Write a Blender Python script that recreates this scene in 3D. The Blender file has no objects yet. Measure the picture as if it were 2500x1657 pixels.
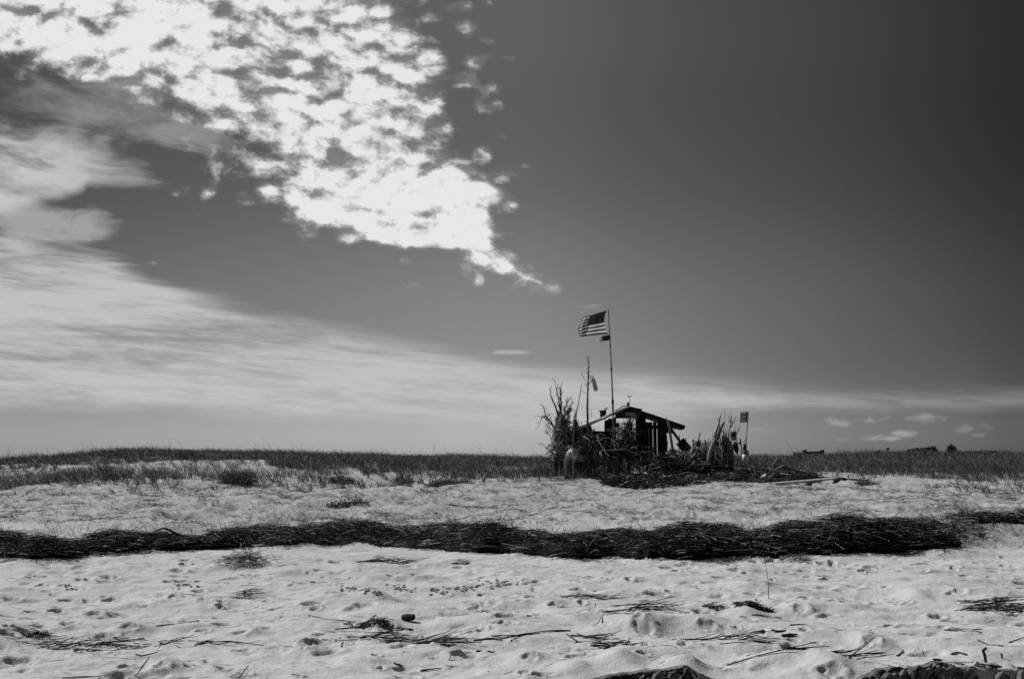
import bpy, bmesh, math, random
import numpy as np
from mathutils import Vector

rng = np.random.default_rng(11)
random.seed(7)
C = bpy.context.scene.collection
SC = bpy.context.scene
R = math.radians

# ------------------------------------------------------------------ camera
EYE = np.array([0.0, 0.0, 1.65])
FPX = 40.0 / 36.0 * 1024.0
PITCH = math.atan((456.0 - 339.0) / FPX)
cd = bpy.data.cameras.new("camera"); cam = bpy.data.objects.new("camera", cd); C.objects.link(cam)
cam.location = EYE; cam.rotation_euler = (math.pi / 2 + PITCH, 0, 0)
cd.lens = 40; cd.sensor_width = 36; cd.clip_start = 0.1; cd.clip_end = 6000
SC.camera = cam
SRC = 1024.0 / 2500.0          # photograph pixels -> render pixels


def ray(sx, sy):
    """direction (u, v) per metre of +Y of a point of the photograph (2500 x 1657)"""
    a = (sx * SRC - 512.0) / FPX; b = (339.0 - sy * SRC) / FPX
    dy = math.cos(PITCH) - b * math.sin(PITCH); dz = math.sin(PITCH) + b * math.cos(PITCH)
    return a / dy, dz / dy


def at(sx, sy, Y):
    u, v = ray(sx, sy)
    return np.array([u * Y, Y, EYE[2] + v * Y])


# ------------------------------------------------------------------ sun, exposure
SUN_AZ, SUN_EL = -60.0, 45.0   # degrees; azimuth from +Y towards +X
SC.view_settings.view_transform = 'Standard'; SC.view_settings.look = 'None'
SC.view_settings.exposure = 0.0; SC.view_settings.gamma = 1.0
ld = bpy.data.lights.new("sun", 'SUN'); ld.energy = 4.9; ld.angle = R(0.5); ld.color = (1, .99, .98)
sun = bpy.data.objects.new("sun", ld); C.objects.link(sun)
to_sun = Vector((math.sin(R(SUN_AZ)) * math.cos(R(SUN_EL)), math.cos(R(SUN_AZ)) * math.cos(R(SUN_EL)), math.sin(R(SUN_EL))))
sun.rotation_euler = to_sun.to_track_quat('Z', 'Y').to_euler()
sun.location = (0, 0, 50)
SC.cycles.use_denoising = False
SC.cycles.sampling_pattern = 'TABULATED_SOBOL'
SC.cycles.max_bounces = 6


# ------------------------------------------------------------------ node helper
class S:
    """a socket with arithmetic"""
    def __init__(s, nt, sock): s.nt = nt; s.k = sock
    def _m(s, op, *a, clamp=False):
        n = s.nt.nodes.new('ShaderNodeMath'); n.operation = op; n.use_clamp = clamp
        for i, x in enumerate((s,) + a):
            if isinstance(x, S): s.nt.links.new(x.k, n.inputs[i])
            else: n.inputs[i].default_value = float(x)
        return S(s.nt, n.outputs[0])
    def __add__(s, o): return s._m('ADD', o)
    __radd__ = __add__
    def __sub__(s, o): return s._m('SUBTRACT', o)
    def __rsub__(s, o): return (s * -1.0) + o
    def __mul__(s, o): return s._m('MULTIPLY', o)
    __rmul__ = __mul__
    def __truediv__(s, o): return s._m('DIVIDE', o)
    def mn(s, o): return s._m('MINIMUM', o)
    def mx(s, o): return s._m('MAXIMUM', o)
    def pw(s, o): return s._m('POWER', o)
    def clamp(s): return s._m('ADD', 0.0, clamp=True)
    def step(s, a, b, lo=0.0, hi=1.0):
        n = s.nt.nodes.new('ShaderNodeMapRange'); n.interpolation_type = 'SMOOTHSTEP'
        s.nt.links.new(s.k, n.inputs[0])
        for i, x in enumerate((a, b, lo, hi)): n.inputs[1 + i].default_value = x
        return S(s.nt, n.outputs[0])
    def curve(s, pts):
        """piecewise linear table"""
        xs = [p[0] for p in pts]; ys = [p[1] for p in pts]
        x0, x1, y0, y1 = min(xs), max(xs), min(ys), max(ys) + 1e-6
        t = (s - x0) / (x1 - x0)
        n = s.nt.nodes.new('ShaderNodeFloatCurve'); c = n.mapping.curves[0]
        for _ in range(len(pts) - 2): c.points.new(0.5, 0.5)
        for p, (x, y) in zip(c.points, sorted(pts)):
            p.location = ((x - x0) / (x1 - x0), (y - y0) / (y1 - y0)); p.handle_type = 'AUTO_CLAMPED'
        n.mapping.update()
        s.nt.links.new(t.clamp().k, n.inputs['Value'])
        return S(s.nt, n.outputs[0]) * (y1 - y0) + y0
    def mix(s, a, b):
        return a + (b - a) * s if isinstance(a, S) else (b - a) * s + a


def vec(nt, x, y, z=0.0):
    n = nt.nodes.new('ShaderNodeCombineXYZ')
    for i, q in enumerate((x, y, z)):
        if isinstance(q, S): nt.links.new(q.k, n.inputs[i])
        else: n.inputs[i].default_value = q
    return n.outputs[0]


def noise(nt, v, scale, detail=4, rough=.55, dist=0.0, lac=2.0):
    n = nt.nodes.new('ShaderNodeTexNoise'); n.noise_dimensions = '3D'
    n.inputs['Scale'].default_value = scale; n.inputs['Detail'].default_value = detail
    n.inputs['Roughness'].default_value = rough; n.inputs['Distortion'].default_value = dist
    n.inputs['Lacunarity'].default_value = lac
    if v is not None: nt.links.new(v, n.inputs['Vector'])
    return S(nt, n.outputs[0])


def voro(nt, v, scale, smooth=.6):
    n = nt.nodes.new('ShaderNodeTexVoronoi'); n.feature = 'SMOOTH_F1'
    n.inputs['Scale'].default_value = scale; n.inputs['Smoothness'].default_value = smooth
    nt.links.new(v, n.inputs['Vector'])
    return S(nt, n.outputs['Distance'])


# ------------------------------------------------------------------ sky
def F(x, y):
    """a point of the photograph measured on a 2366 pixel wide view -> (u, v)"""
    return ray(x * 1.05664, y * 1.05664)


def build_world():
    w = bpy.data.worlds.new("World"); SC.world = w; w.use_nodes = True
    nt = w.node_tree; nt.nodes.clear()
    out = nt.nodes.new('ShaderNodeOutputWorld'); bg = nt.nodes.new('ShaderNodeBackground')
    sky = nt.nodes.new('ShaderNodeTexSky'); sky.sky_type = 'NISHITA'; sky.sun_disc = False
    sky.sun_elevation = R(SUN_EL); sky.sun_rotation = R(SUN_AZ % 360); sky.altitude = 0
    sky.air_density = 1.0; sky.dust_density = 0.6; sky.ozone_density = 1.0
    tc = nt.nodes.new('ShaderNodeTexCoord')
    sp = nt.nodes.new('ShaderNodeSeparateXYZ'); nt.links.new(tc.outputs['Generated'], sp.inputs[0])
    X, Y, Z = (S(nt, sp.outputs[i]) for i in range(3))
    front = Y.step(.1, .45)
    Yc = Y.mx(.12)
    u = X / Yc; v = Z / Yc
    # red-filtered sky brightness: the red channel of the daylight sky
    sc = nt.nodes.new('ShaderNodeSeparateColor'); nt.links.new(sky.outputs[0], sc.inputs[0])
    base = S(nt, sc.outputs[0])
    # clear sky gain per direction: polarised falloff and vignette darkening put into the colour
    A1 = u.curve([(-.6, .82), (-.443, .936), (-.36, 1.097), (-.27, 1.34), (-.18, 1.595), (-.09, 1.87), (-.04, 2.0), (0, 2.05), (.04, 1.97), (.09, 1.77), (.18, 1.47), (.27, 1.20), (.33, .99), (.38, .81), (.42, .67), (.46, .57), (.6, .45)])
    A2 = u.curve([(-.6, .82), (-.443, .891), (-.36, .989), (-.27, 1.13), (-.18, 1.30), (-.09, 1.45), (-.03, 1.55), (.03, 1.56), (.09, 1.502), (.18, 1.162), (.27, .89), (.36, .709), (.407, .607), (.443, .505), (.6, .42)])
    A = v.step(.045, .16).mix(A2, A1)
    B = v.curve([(0, .415), (.013, .412), (.043, .36), (.103, .276), (.163, .256), (.287, .206), (.401, .25), (.6, .26)])
    lum = base * A * B * SKYGAIN

    # ---- main bank of broken cloud: left and right edges by height
    rows_l = [(0, -500), (60, -300), (100, -60), (125, 60), (165, 170), (190, 300), (215, 385), (250, 420), (290, 520), (335, 590), (410, 585), (470, 630), (505, 670), (530, 740), (560, 880), (590, 1040), (625, 1130), (650, 1190), (670, 1262)]
    rows_r = [(0, 960), (60, 1000), (100, 1030), (150, 1055), (260, 1068), (330, 1072), (385, 1130), (425, 1165), (480, 1152), (545, 1140), (600, 1180), (640, 1235), (662, 1275), (690, 1285)]
    vc = [(F(1000, r)[1], F(c, r)[0]) for r, c in rows_l]; vr = [(F(1000, r)[1], F(c, r)[0]) for r, c in rows_r]
    vtop = F(0, 0)[1]
    uL = v.curve(vc); uR = v.curve(vr)
    fr = v.curve([(F(0, 700)[1], .015), (F(0, 540)[1], .018), (F(0, 420)[1], .028), (F(0, 300)[1], .045), (vtop, .05)])
    low = v.step(F(0, 685)[1], F(0, 640)[1])
    wx = noise(nt, vec(nt, u, v, 3.1), 9, 3) - .5; wy = noise(nt, vec(nt, u, v, 8.7), 9, 3) - .5
    pu = u + wx * .035; pv = v * 1.5 + wy * .03 + u * .12
    pvec = vec(nt, pu, pv, .4)
    fb = noise(nt, pvec, 40, 10, .62)
    fbs = noise(nt, vec(nt, pu + .004, pv - .010, .4), 40, 4, .55)
    cell = voro(nt, pvec, 42, .6)
    mid = noise(nt, vec(nt, pu, pv, 19.05), 17, 4)
    big = noise(nt, vec(nt, u, v * 1.6, 41.0), 6, 2)
    sdl = ((u - uL) / .055)._m('MINIMUM', 1.25).mx(-2.0)
    sdr = ((uR - u) / fr)._m('MINIMUM', 1.15).mx(-2.0)
    m = sdl.mn(sdr)
    dens = m * .80 + (fb - .5) * 2.5 + (.46 - cell) * 2.1 + (mid - .5) * 1.9 + (big - .5) * 1.2 + u.step(-.12, -.34, 0.04, .38) + v.step(F(0, 385)[1], F(0, 470)[1]) * m.step(-.2, .6) * .8
    ac = dens.step(-.35, 1.05).mx(m.step(.15, 1.0) * ((fb - .5) * 1.4 + .58).clamp()) * low * front
    shade = .66 + (fb - fbs) * 1.7 + (dens.step(.0, 1.7) - .55) * .60 + (mid - .5) * .40
    acl = shade.mn(.80).mx(.28)

    # ---- the soft sheet below it
    tops = [(-200, 520), (0, 530), (180, 560), (300, 610), (370, 645), (430, 668), (520, 692), (600, 712), (800, 748), (1000, 792), (1100, 815), (1300, 846), (1500, 856), (1700, 868), (2000, 888), (2366, 894), (2600, 900)]
    bots = [(-200, 948), (0, 948), (300, 948), (500, 962), (700, 970), (800, 966), (1100, 985), (1300, 1000), (1500, 985), (1750, 955), (2000, 945), (2366, 938), (2600, 936)]
    vt = u.curve([F(*p) for p in tops]); vb = u.curve([F(*p) for p in bots])
    st = noise(nt, vec(nt, u * 1.0 + v * 2.0, v * 7.5 + u * .55, 1.7), 6.0, 9, .6, .35)
    st2 = noise(nt, vec(nt, u * 1.2, v * 11.0 + u * .3, 9.7), 4.5, 5, .55, .5)
    fray = (st - .5) * .05
    up = (vt - v + fray * u.curve([(-.46, 1.3), (-.25, .95), (-.1, .5), (.5, .3)])).step(-.005, .020)
    dn = (v - vb + (st2 - .5) * .02).step(-.006, .012)
    dark = ((st - .5) * 2.1 + (st2 - .5) * 1.5)
    st4 = noise(nt, vec(nt, u * 2.0 + v * 3.0, v * 14.0 + u * .9, 6.3), 14.0, 6, .6, .4)
    st5 = noise(nt, vec(nt, u * 3.0 + v * 5.0, v * 26.0 + u * 1.6, 2.9), 22.0, 5, .65, .3)
    tex = (dark * 1.15 + (st4 - .5) * 1.5 + (st5 - .5) * .9).step(-.78, .5) * .72 + .28
    al = u.curve([(-.6, .97), (-.1, .98), (.1, .95), (.25, .75), (.35, .58), (.6, .5)])
    cs = up * dn * tex * al * front
    csl = u.curve([(-.6, .55), (-.3, .54), (0, .53), (.2, .50), (.6, .38)])

    # ---- grey wisps and a flat-ended sheet at the left
    t2 = [(-200, 262), (0, 272), (100, 295), (200, 312), (300, 345), (370, 368), (420, 395)]
    b2 = [(-200, 500), (0, 490), (120, 470), (190, 440), (215, 424), (300, 424), (372, 424), (420, 426)]
    v2t = u.curve([F(*p) for p in t2]); v2b = u.curve([F(*p) for p in b2])
    uend = F(372, 400)[0]
    st3 = noise(nt, vec(nt, u * 1.3 - v * .8, v * 4.2 + u * .9, 4.4), 8.0, 9, .62, .5)
    c2 = (v2t - v + (st3 - .5) * .09).step(-.012, .045) * (v - v2b + (st3 - .5) * .02).step(-.004, .012)
    c2 = c2 * (uend - u + (st3 - .5) * .05).step(0, .03) * ((st3 - .5) * 3.4 + (fb - .5) * .8 + .86).clamp() * u.curve([(-.6, 1.0), (-.44, .98), (-.38, .85), (-.31, .62), (-.2, .6)]) * front
    # wisps: one patch above the sheet, one below
    d1 = ((u - F(205, 240)[0]) / .12).pw(2) + ((v - F(205, 240)[1]) / .045).pw(2)
    d3 = ((u - F(110, 525)[0]) / .075).pw(2) + ((v - F(110, 525)[1]) / .022).pw(2)
    wsp = (d1 * -1.0 + 1.2 + (st3 - .5) * 3.4).step(.3, 1.7) * .42
    wsp2 = (d3 * -1.0 + 1.2 + (st3 - .5) * 4.2).step(0, 1.3) * .62
    d4 = ((u - F(530, 350)[0]) / .045).pw(2) + ((v - F(530, 350)[1]) / .032).pw(2)
    wsp3 = (d4 * -1.0 + .6 + (fb - .5) * 6.5).step(0, 1.4) * .75
    d5 = ((u - F(430, 310)[0]) / .11).pw(2) + ((v - F(430, 310)[1]) / .05).pw(2)
    wsp5 = (d5 * -1.0 + 1.0 + (st3 - .5) * 4.5 + (fb - .5) * 1.5).step(.35, 1.9) * .42
    wi = wsp.mx(wsp2).mx(wsp3).mx(wsp5) * front

    # ---- small fair weather puffs low at the right, and a few scraps
    puffs = [(2010, 966, 52, 13, .58), (1935, 974, 36, 13, .3), (2140, 966, 48, 13, .28), (1768, 993, 36, 9, .3), (2092, 1001, 36, 9, .4), (2042, 1012, 50, 9, .42), (2225, 990, 28, 9, .36), (2272, 1003, 24, 7, .26), (1940, 1014, 26, 7, .24), (2280, 985, 22, 8, .15),
             (1175, 812, 62, 6, .5), (1255, 663, 34, 9, .55), (352, 607, 20, 6, .5), (950, 658, 28, 8, .25), (1350, 705, 40, 9, .25), (1205, 635, 40, 12, .45)]
    pn = noise(nt, vec(nt, u, v * 2.6, 3.3), 45, 7, .62)
    pf = None
    for (x, y, rx, ry, a) in puffs:
        cu, cv = F(x, y); k = 1.05664 * SRC / FPX
        q = ((u - cu) / (rx * k)).pw(2) + ((v - cv) / (ry * k)).pw(2)
        q = (q * -.8 + .75 + (pn - .5) * 5.5).step(-.1, 1.6) * (a * .92)
        pf = q if pf is None else pf.mx(q)
    pf = pf * front

    g = HG
    tot = cs.mix(lum, csl * g)
    tot = wi.mix(tot, .52 * g)
    tot = c2.mix(tot, .56 * g)
    tot = pf.mix(tot, .62 * g)
    tot = ac.mix(tot, acl * g)
    cc = nt.nodes.new('ShaderNodeCombineColor')
    for i in range(3): nt.links.new(tot.k, cc.inputs[i])
    nt.links.new(cc.outputs[0], bg.inputs[0]); bg.inputs[1].default_value = 0.1
    nt.links.new(bg.outputs[0], out.inputs[0])
    w.cycles.sampling_method = 'MANUAL'; w.cycles.sample_map_resolution = 1024


HG = 10.0          # cloud brightness is given at strength 1; the Background runs at 0.1
SKYGAIN = 1.07
build_world()

# ------------------------------------------------------------------ object helpers
def tag(o, label=None, cat=None, group=None, kind=None):
    if label: o["label"] = label
    if cat: o["category"] = cat
    if group: o["group"] = group
    if kind: o["kind"] = kind
    return o


def empty(name, loc, label, cat, group=None):
    o = bpy.data.objects.new(name, None); C.objects.link(o); o.location = Vector(loc)
    o.empty_display_size = .2
    o["_loc"] = [float(q) for q in loc]
    return tag(o, label, cat, group)


def link_mesh(name, V, Fc, mat, parent=None, smooth=False, tone=None, quads=True, uv=None):
    """V (n,3) array, Fc (m,4) array or list of tuples -> ONE mesh object (world coordinates; parents sit at their own location)"""
    V = np.asarray(V, dtype=np.float32)
    if parent is not None:
        V = V - np.array(parent["_loc"] if "_loc" in parent.keys() else (0, 0, 0), dtype=np.float32)
        org = np.zeros(3)
    else:
        org = V.min(0) * .5 + V.max(0) * .5; org[2] = V[:, 2].min(); V = V - org.astype(np.float32)
    me = bpy.data.meshes.new(name)
    if isinstance(Fc, np.ndarray):
        n = len(Fc); k = Fc.shape[1]
        me.vertices.add(len(V)); me.vertices.foreach_set('co', V.ravel())
        me.loops.add(n * k); me.polygons.add(n)
        me.loops.foreach_set('vertex_index', Fc.astype(np.int32).ravel())
        me.polygons.foreach_set('loop_start', np.arange(0, n * k, k, dtype=np.int32))
        me.polygons.foreach_set('loop_total', np.full(n, k, dtype=np.int32))
        me.update(calc_edges=True); me.validate()
    else:
        me.from_pydata([tuple(map(float, p)) for p in V], [], [tuple(map(int, f)) for f in Fc]); me.update()
    if tone is not None:
        a = me.attributes.new('tone', 'FLOAT', 'POINT'); a.data.foreach_set('value', np.asarray(tone, dtype=np.float32))
    me.polygons.foreach_set('use_smooth', np.full(len(me.polygons), bool(smooth)))
    me.materials.append(mat)
    o = bpy.data.objects.new(name, me); C.objects.link(o)
    if parent is not None:
        o.parent = parent
        if "_sub" in parent.keys(): pass
    else:
        o.location = Vector(org)
    return o


def sub(name, V, Fc, mat, part, thing, **k):
    """a sub-part: its mesh is in the thing's frame, its parent is the part"""
    o = link_mesh(name, V, Fc, mat, thing, **k); o.parent = part
    return o


def tube_batch(P, Rr, sides=3, tone=None, flat=False):
    """P (N,K,3) polylines, Rr (N,K) radii -> V, F, tone per vertex"""
    N, K, _ = P.shape
    T = np.gradient(P, axis=1); T /= np.linalg.norm(T, axis=2, keepdims=True) + 1e-9
    ref = rng.normal(size=(N, 1, 3)); ref /= np.linalg.norm(ref, axis=2, keepdims=True)
    Bv = np.cross(T, np.broadcast_to(ref, T.shape)); Bv /= np.linalg.norm(Bv, axis=2, keepdims=True) + 1e-9
    Nv = np.cross(T, Bv)
    if flat:
        ring = np.stack([P - Bv * Rr[..., None], P + Bv * Rr[..., None]], axis=2); s = 2
    else:
        a = np.arange(sides) * 2 * np.pi / sides; s = sides
        ring = P[:, :, None, :] + Rr[:, :, None, None] * (np.cos(a)[None, None, :, None] * Bv[:, :, None, :] + np.sin(a)[None, None, :, None] * Nv[:, :, None, :])
    V = ring.reshape(-1, 3)
    base = (np.arange(N)[:, None, None] * K + np.arange(K - 1)[None, :, None]) * s
    if flat:
        j = np.arange(1)[None, None, :]; q = np.stack([base + j, base + j + 1, base + s + j + 1, base + s + j], -1)
    else:
        j = np.arange(s)[None, None, :]; jn = (j + 1) % s
        q = np.stack([base + j, base + jn, base + s + jn, base + s + j], -1)
    t = None if tone is None else np.repeat(tone, K * s)
    return V, q.reshape(-1, 4), t


class MB:
    """collects shapes for one mesh"""
    def __init__(s): s.V = []; s.F = []; s.n = 0
    def add(s, V, Fc):
        V = [np.asarray(p, float) for p in V]
        s.V += V; s.F += [tuple(i + s.n for i in f) for f in Fc]; s.n += len(V); return s
    def tube(s, pts, rad, sides=8, cap=True, wob=0.0, flat=1.0):
        pts = [np.asarray(p, float) for p in pts]; K = len(pts)
        if not hasattr(rad, '__len__'): rad = [rad] * K
        V = []; Fc = []
        ref = np.array([.13, 1, .07])
        for i in range(K):
            t = pts[min(i + 1, K - 1)] - pts[max(i - 1, 0)]; t = t / (np.linalg.norm(t) + 1e-9)
            r0 = ref if abs(np.dot(ref, t)) < .95 else np.array([1, 0, 0.])
            b = np.cross(t, r0); b /= np.linalg.norm(b); n = np.cross(b, t)
            for k in range(sides):
                a = 2 * math.pi * k / sides
                rr = rad[i] * (1 + wob * random.uniform(-1, 1))
                V.append(pts[i] + rr * (math.cos(a) * b + math.sin(a) * n * flat))
        for i in range(K - 1):
            for k in range(sides):
                k2 = (k + 1) % sides
                Fc.append((i * sides + k, i * sides + k2, (i + 1) * sides + k2, (i + 1) * sides + k))
        if cap:
            Fc.append(tuple(range(sides))[::-1]); Fc.append(tuple((K - 1) * sides + k for k in range(sides)))
        return s.add(V, Fc)
    def ext(s, poly, d):
        """polygon (list of points) extruded by vector d"""
        n = len(poly); d = np.asarray(d, float)
        V = [np.asarray(p, float) for p in poly] + [np.asarray(p, float) + d for p in poly]
        Fc = [tuple(range(n)), tuple(range(2 * n - 1, n - 1, -1))] + [((i + 1) % n, i, n + i, n + (i + 1) % n) for i in range(n)]
        return s.add(V, Fc)
    def bar(s, p0, p1, w, t, up=(0, 0, 1), jag=0.0):
        """plank from p0 to p1: width w along 'up', thickness t across"""
        p0 = np.asarray(p0, float); p1 = np.asarray(p1, float)
        a = p1 - p0; a /= np.linalg.norm(a); up = np.asarray(up, float)
        uu = up - a * np.dot(up, a); uu /= np.linalg.norm(uu); c = np.cross(a, uu)
        V = []
        K = 4
        for i in range(K):
            q = p0 + (p1 - p0) * i / (K - 1)
            for (x, y) in ((-1, -1), (1, -1), (1, 1), (-1, 1)):
                jx = 1 + jag * random.uniform(-1, 1)
                V.append(q + uu * (w / 2 * x * jx) + c * (t / 2 * y * jx))
        Fc = []
        for i in range(K - 1):
            for k in range(4):
                k2 = (k + 1) % 4; Fc.append((i * 4 + k, i * 4 + k2, i * 4 + 4 + k2, i * 4 + 4 + k))
        Fc += [(3, 2, 1, 0), ((K - 1) * 4, (K - 1) * 4 + 1, (K - 1) * 4 + 2, (K - 1) * 4 + 3)]
        return s.add(V, Fc)
    def lathe(s, p0, p1, prof, sides=14, ref=(0, 1, .1)):
        """profile [(t, r)] about the axis p0-p1"""
        p0 = np.asarray(p0, float); p1 = np.asarray(p1, float)
        return s.tube([p0 + (p1 - p0) * t for t, r in prof], [max(r, 1e-3) for t, r in prof], sides)
    def build(s, name, mat, parent=None, smooth=False, part=None):
        if part is not None: return sub(name, np.array(s.V), s.F, mat, part, parent, smooth=smooth)
        return link_mesh(name, np.array(s.V), s.F, mat, parent, smooth=smooth)


def branchy(mb, limb, r0, r1, n=6, ln=.3, gen=2, sides=5, spread=.8, up=.3):
    """a limb through the given points with random offshoots; limb: list of points"""
    limb = [np.asarray(p, float) for p in limb]
    # refine with wobble
    pts = []
    for a, b in zip(limb[:-1], limb[1:]):
        L = np.linalg.norm(b - a)
        for k in range(3): pts.append(a + (b - a) * k / 3 + (rng.normal(size=3) * L * .03 if k else 0))
    pts.append(limb[-1]); K = len(pts)
    rad = [r0 + (r1 - r0) * i / (K - 1) for i in range(K)]
    mb.tube(pts, rad, sides, wob=.12)
    if gen <= 0: return
    for _ in range(n):
        i = random.randint(K // 4, K - 2); p = pts[i]
        t = pts[i + 1] - pts[i]; t /= np.linalg.norm(t) + 1e-9
        d = t * .8 + rng.normal(size=3) * spread * np.array([1, .8, 1]) + np.array([0, 0, up]); d /= np.linalg.norm(d)
        L = ln * random.uniform(.4, 1.2)
        d2 = d + rng.normal(size=3) * .5 + np.array([0, 0, .2]); d2 /= np.linalg.norm(d2)
        branchy(mb, [p, p + d * L * .5, p + d * L * .5 + d2 * L * .5], rad[i] * .55, max(.002, r1 * .6), max(1, n // 2), ln * .5, gen - 1, max(3, sides - 1), spread, up)


# ------------------------------------------------------------------ materials (greys: the picture is black and white film)
def new_mat(name):
    m = bpy.data.materials.new(name); m.use_nodes = True
    nt = m.node_tree; b = nt.nodes['Principled BSDF']
    return m, nt, b


def grey(nt, b, s):
    cc = nt.nodes.new('ShaderNodeCombineColor')
    for i in range(3): nt.links.new(s.k, cc.inputs[i])
    nt.links.new(cc.outputs[0], b.inputs['Base Color'])


def objcoord(nt, sx=1, sy=1, sz=1):
    tc = nt.nodes.new('ShaderNodeTexCoord'); mp = nt.nodes.new('ShaderNodeMapping')
    mp.inputs['Scale'].default_value = (sx, sy, sz)
    nt.links.new(tc.outputs['Object'], mp.inputs['Vector']); return mp.outputs[0]


def bump(nt, b, h, dist, strength=1.0):
    n = nt.nodes.new('ShaderNodeBump'); n.inputs['Distance'].default_value = dist; n.inputs['Strength'].default_value = strength
    nt.links.new(h.k, n.inputs['Height']); nt.links.new(n.outputs[0], b.inputs['Normal'])


def wood(name, lo, hi, scale=(14, 14, 2.5), rough=.85):
    m, nt, b = new_mat(name)
    v = objcoord(nt, *scale)
    n = noise(nt, v, 1.0, 6, .65, .6)
    grey(nt, b, n.step(.3, .7, lo, hi)); b.inputs['Roughness'].default_value = rough
    b.inputs['Specular IOR Level'].default_value = .25
    bump(nt, b, n, .02, .6)
    return m


def plain(name, lo, hi, sc=9.0, rough=.6, spec=.4, bd=.006):
    m, nt, b = new_mat(name)
    n = noise(nt, objcoord(nt), sc, 6, .6)
    grey(nt, b, n.step(.3, .7, lo, hi)); b.inputs['Roughness'].default_value = rough
    b.inputs['Specular IOR Level'].default_value = spec
    bump(nt, b, n, bd, .5)
    return m


def toned(name, lo, hi, rough=.7, translucent=0.0, spec=.3):
    """colour from the per-blade 'tone' attribute (each straw its own grey)"""
    m, nt, b = new_mat(name)
    a = nt.nodes.new('ShaderNodeAttribute'); a.attribute_name = 'tone'
    t = S(nt, a.outputs['Fac'])
    grey(nt, b, t * (hi - lo) + lo); b.inputs['Roughness'].default_value = rough
    b.inputs['Specular IOR Level'].default_value = spec
    if translucent:
        tr = nt.nodes.new('ShaderNodeBsdfTranslucent'); mx = nt.nodes.new('ShaderNodeMixShader')
        cc = nt.nodes.new('ShaderNodeCombineColor'); q = (t * (hi - lo) + lo)
        for i in range(3): nt.links.new(q.k, cc.inputs[i])
        nt.links.new(cc.outputs[0], tr.inputs[0]); mx.inputs[0].default_value = translucent
        nt.links.new(b.outputs[0], mx.inputs[1]); nt.links.new(tr.outputs[0], mx.inputs[2])
        nt.links.new(mx.outputs[0], nt.nodes['Material Output'].inputs[0])
    return m


def sand_material():
    m, nt, b = new_mat('sand')
    v = objcoord(nt)
    n1 = noise(nt, v, 1.3, 5, .6); n2 = noise(nt, v, 60, 3, .7); n3 = noise(nt, v, 9, 4, .6)
    sp = nt.nodes.new('ShaderNodeSeparateXYZ'); ge = nt.nodes.new('ShaderNodeNewGeometry'); nt.links.new(ge.outputs['Position'], sp.inputs[0])
    upper = (S(nt, sp.outputs[1]) + (n1 - .5) * 3.0).step(18.5, 22.5)     # the sand above the wrack is mixed with plant bits
    tone = upper.mix(.43, .335) + (n1 - .5) * .10 + (n3 - .5) * .10 + (n2 - .5) * .22
    grey(nt, b, tone.mx(.08)); b.inputs['Roughness'].default_value = .95
    b.inputs['Specular IOR Level'].default_value = .1
    bump(nt, b, n3 * .5 + n2 * .35, .03, .8)
    return m


M = dict(
    sand=sand_material(),
    tar=wood('tarred_wood', .012, .035), old=wood('weathered_wood', .06, .22), drift=wood('driftwood', .18, .45),
    pale=wood('bleached_wood', .4, .7), bark=wood('dead_bark', .03, .12, (20, 20, 6)),
    metal=plain('dark_metal', .015, .04, 12, .5, .5), rope=plain('rope', .75, .9, 60, .9, .2),
    white=plain('white_foam', .65, .85, 14, .7, .3), grey=plain('grey_paint', .25, .4, 10, .6, .3), dark=plain('dark_paint', .02, .05, 10, .6, .3),
    midg=plain('faded_paint', .14, .24, 10, .7, .3), pole=plain('pole_metal', .06, .16, 7, .45, .5), lgrey=plain('light_plastic', .45, .6, 10, .5, .4),
    shell=plain('shell', .55, .8, 20, .7, .3),
    straw=toned('straw', .006, .55, .7, 0.0, .06), strawlit=toned('pale_straw', .03, .34, .75), grass=toned('dune_grass', .012, .40, .55, .25, .3),
    twig=toned('twig', .006, .62, .75, 0.0, .1), leaf=toned('leaf', .018, .13, .6, .2), weed=toned('seaweed', .008, .05, .6),
    heap=plain('wrack_bed', .008, .03, 18, .95, .1, .03),
)

# ------------------------------------------------------------------ ground
def hash2(ix, iy, seed):
    h = (ix.astype(np.int64) * 374761393 + iy.astype(np.int64) * 668265263 + seed * 1274126177) & 0xffffffff
    h = ((h ^ (h >> 13)) * 1274126177) & 0xffffffff
    return ((h ^ (h >> 16)) & 0xffff) / 65535.0


def vnoise(x, y, wl, seed):
    x = np.asarray(x, float) / wl; y = np.asarray(y, float) / wl
    ix = np.floor(x); iy = np.floor(y); fx = x - ix; fy = y - iy
    fx = fx * fx * fx * (fx * (fx * 6 - 15) + 10); fy = fy * fy * fy * (fy * (fy * 6 - 15) + 10)
    a = hash2(ix, iy, seed); b = hash2(ix + 1, iy, seed); c = hash2(ix, iy + 1, seed); d = hash2(ix + 1, iy + 1, seed)
    return (a + (b - a) * fx) * (1 - fy) + (c + (d - c) * fx) * fy - .5


def smooth(a, b, t):
    t = np.clip((t - a) / (b - a), 0, 1); return t * t * (3 - 2 * t)


PY = np.array([-50, 0, 8, 12, 16, 17.6, 18.3, 19.6, 20.6, 24, 28, 33, 36.5, 42, 48, 54, 60, 90, 200, 900, 4000])
PZ = np.array([-.4, 0, 0, .02, .06, .09, .13, .40, .46, .62, .79, .95, 1.06, 1.20, 1.30, 1.34, 1.33, 1.2, .7, .4, .2])
FY = np.linspace(-50, 120, 3401); FZ = np.interp(FY, PY, PZ)
FZ = np.convolve(np.pad(FZ, 12, mode='edge'), np.ones(25) / 25, mode='valid')

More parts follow.
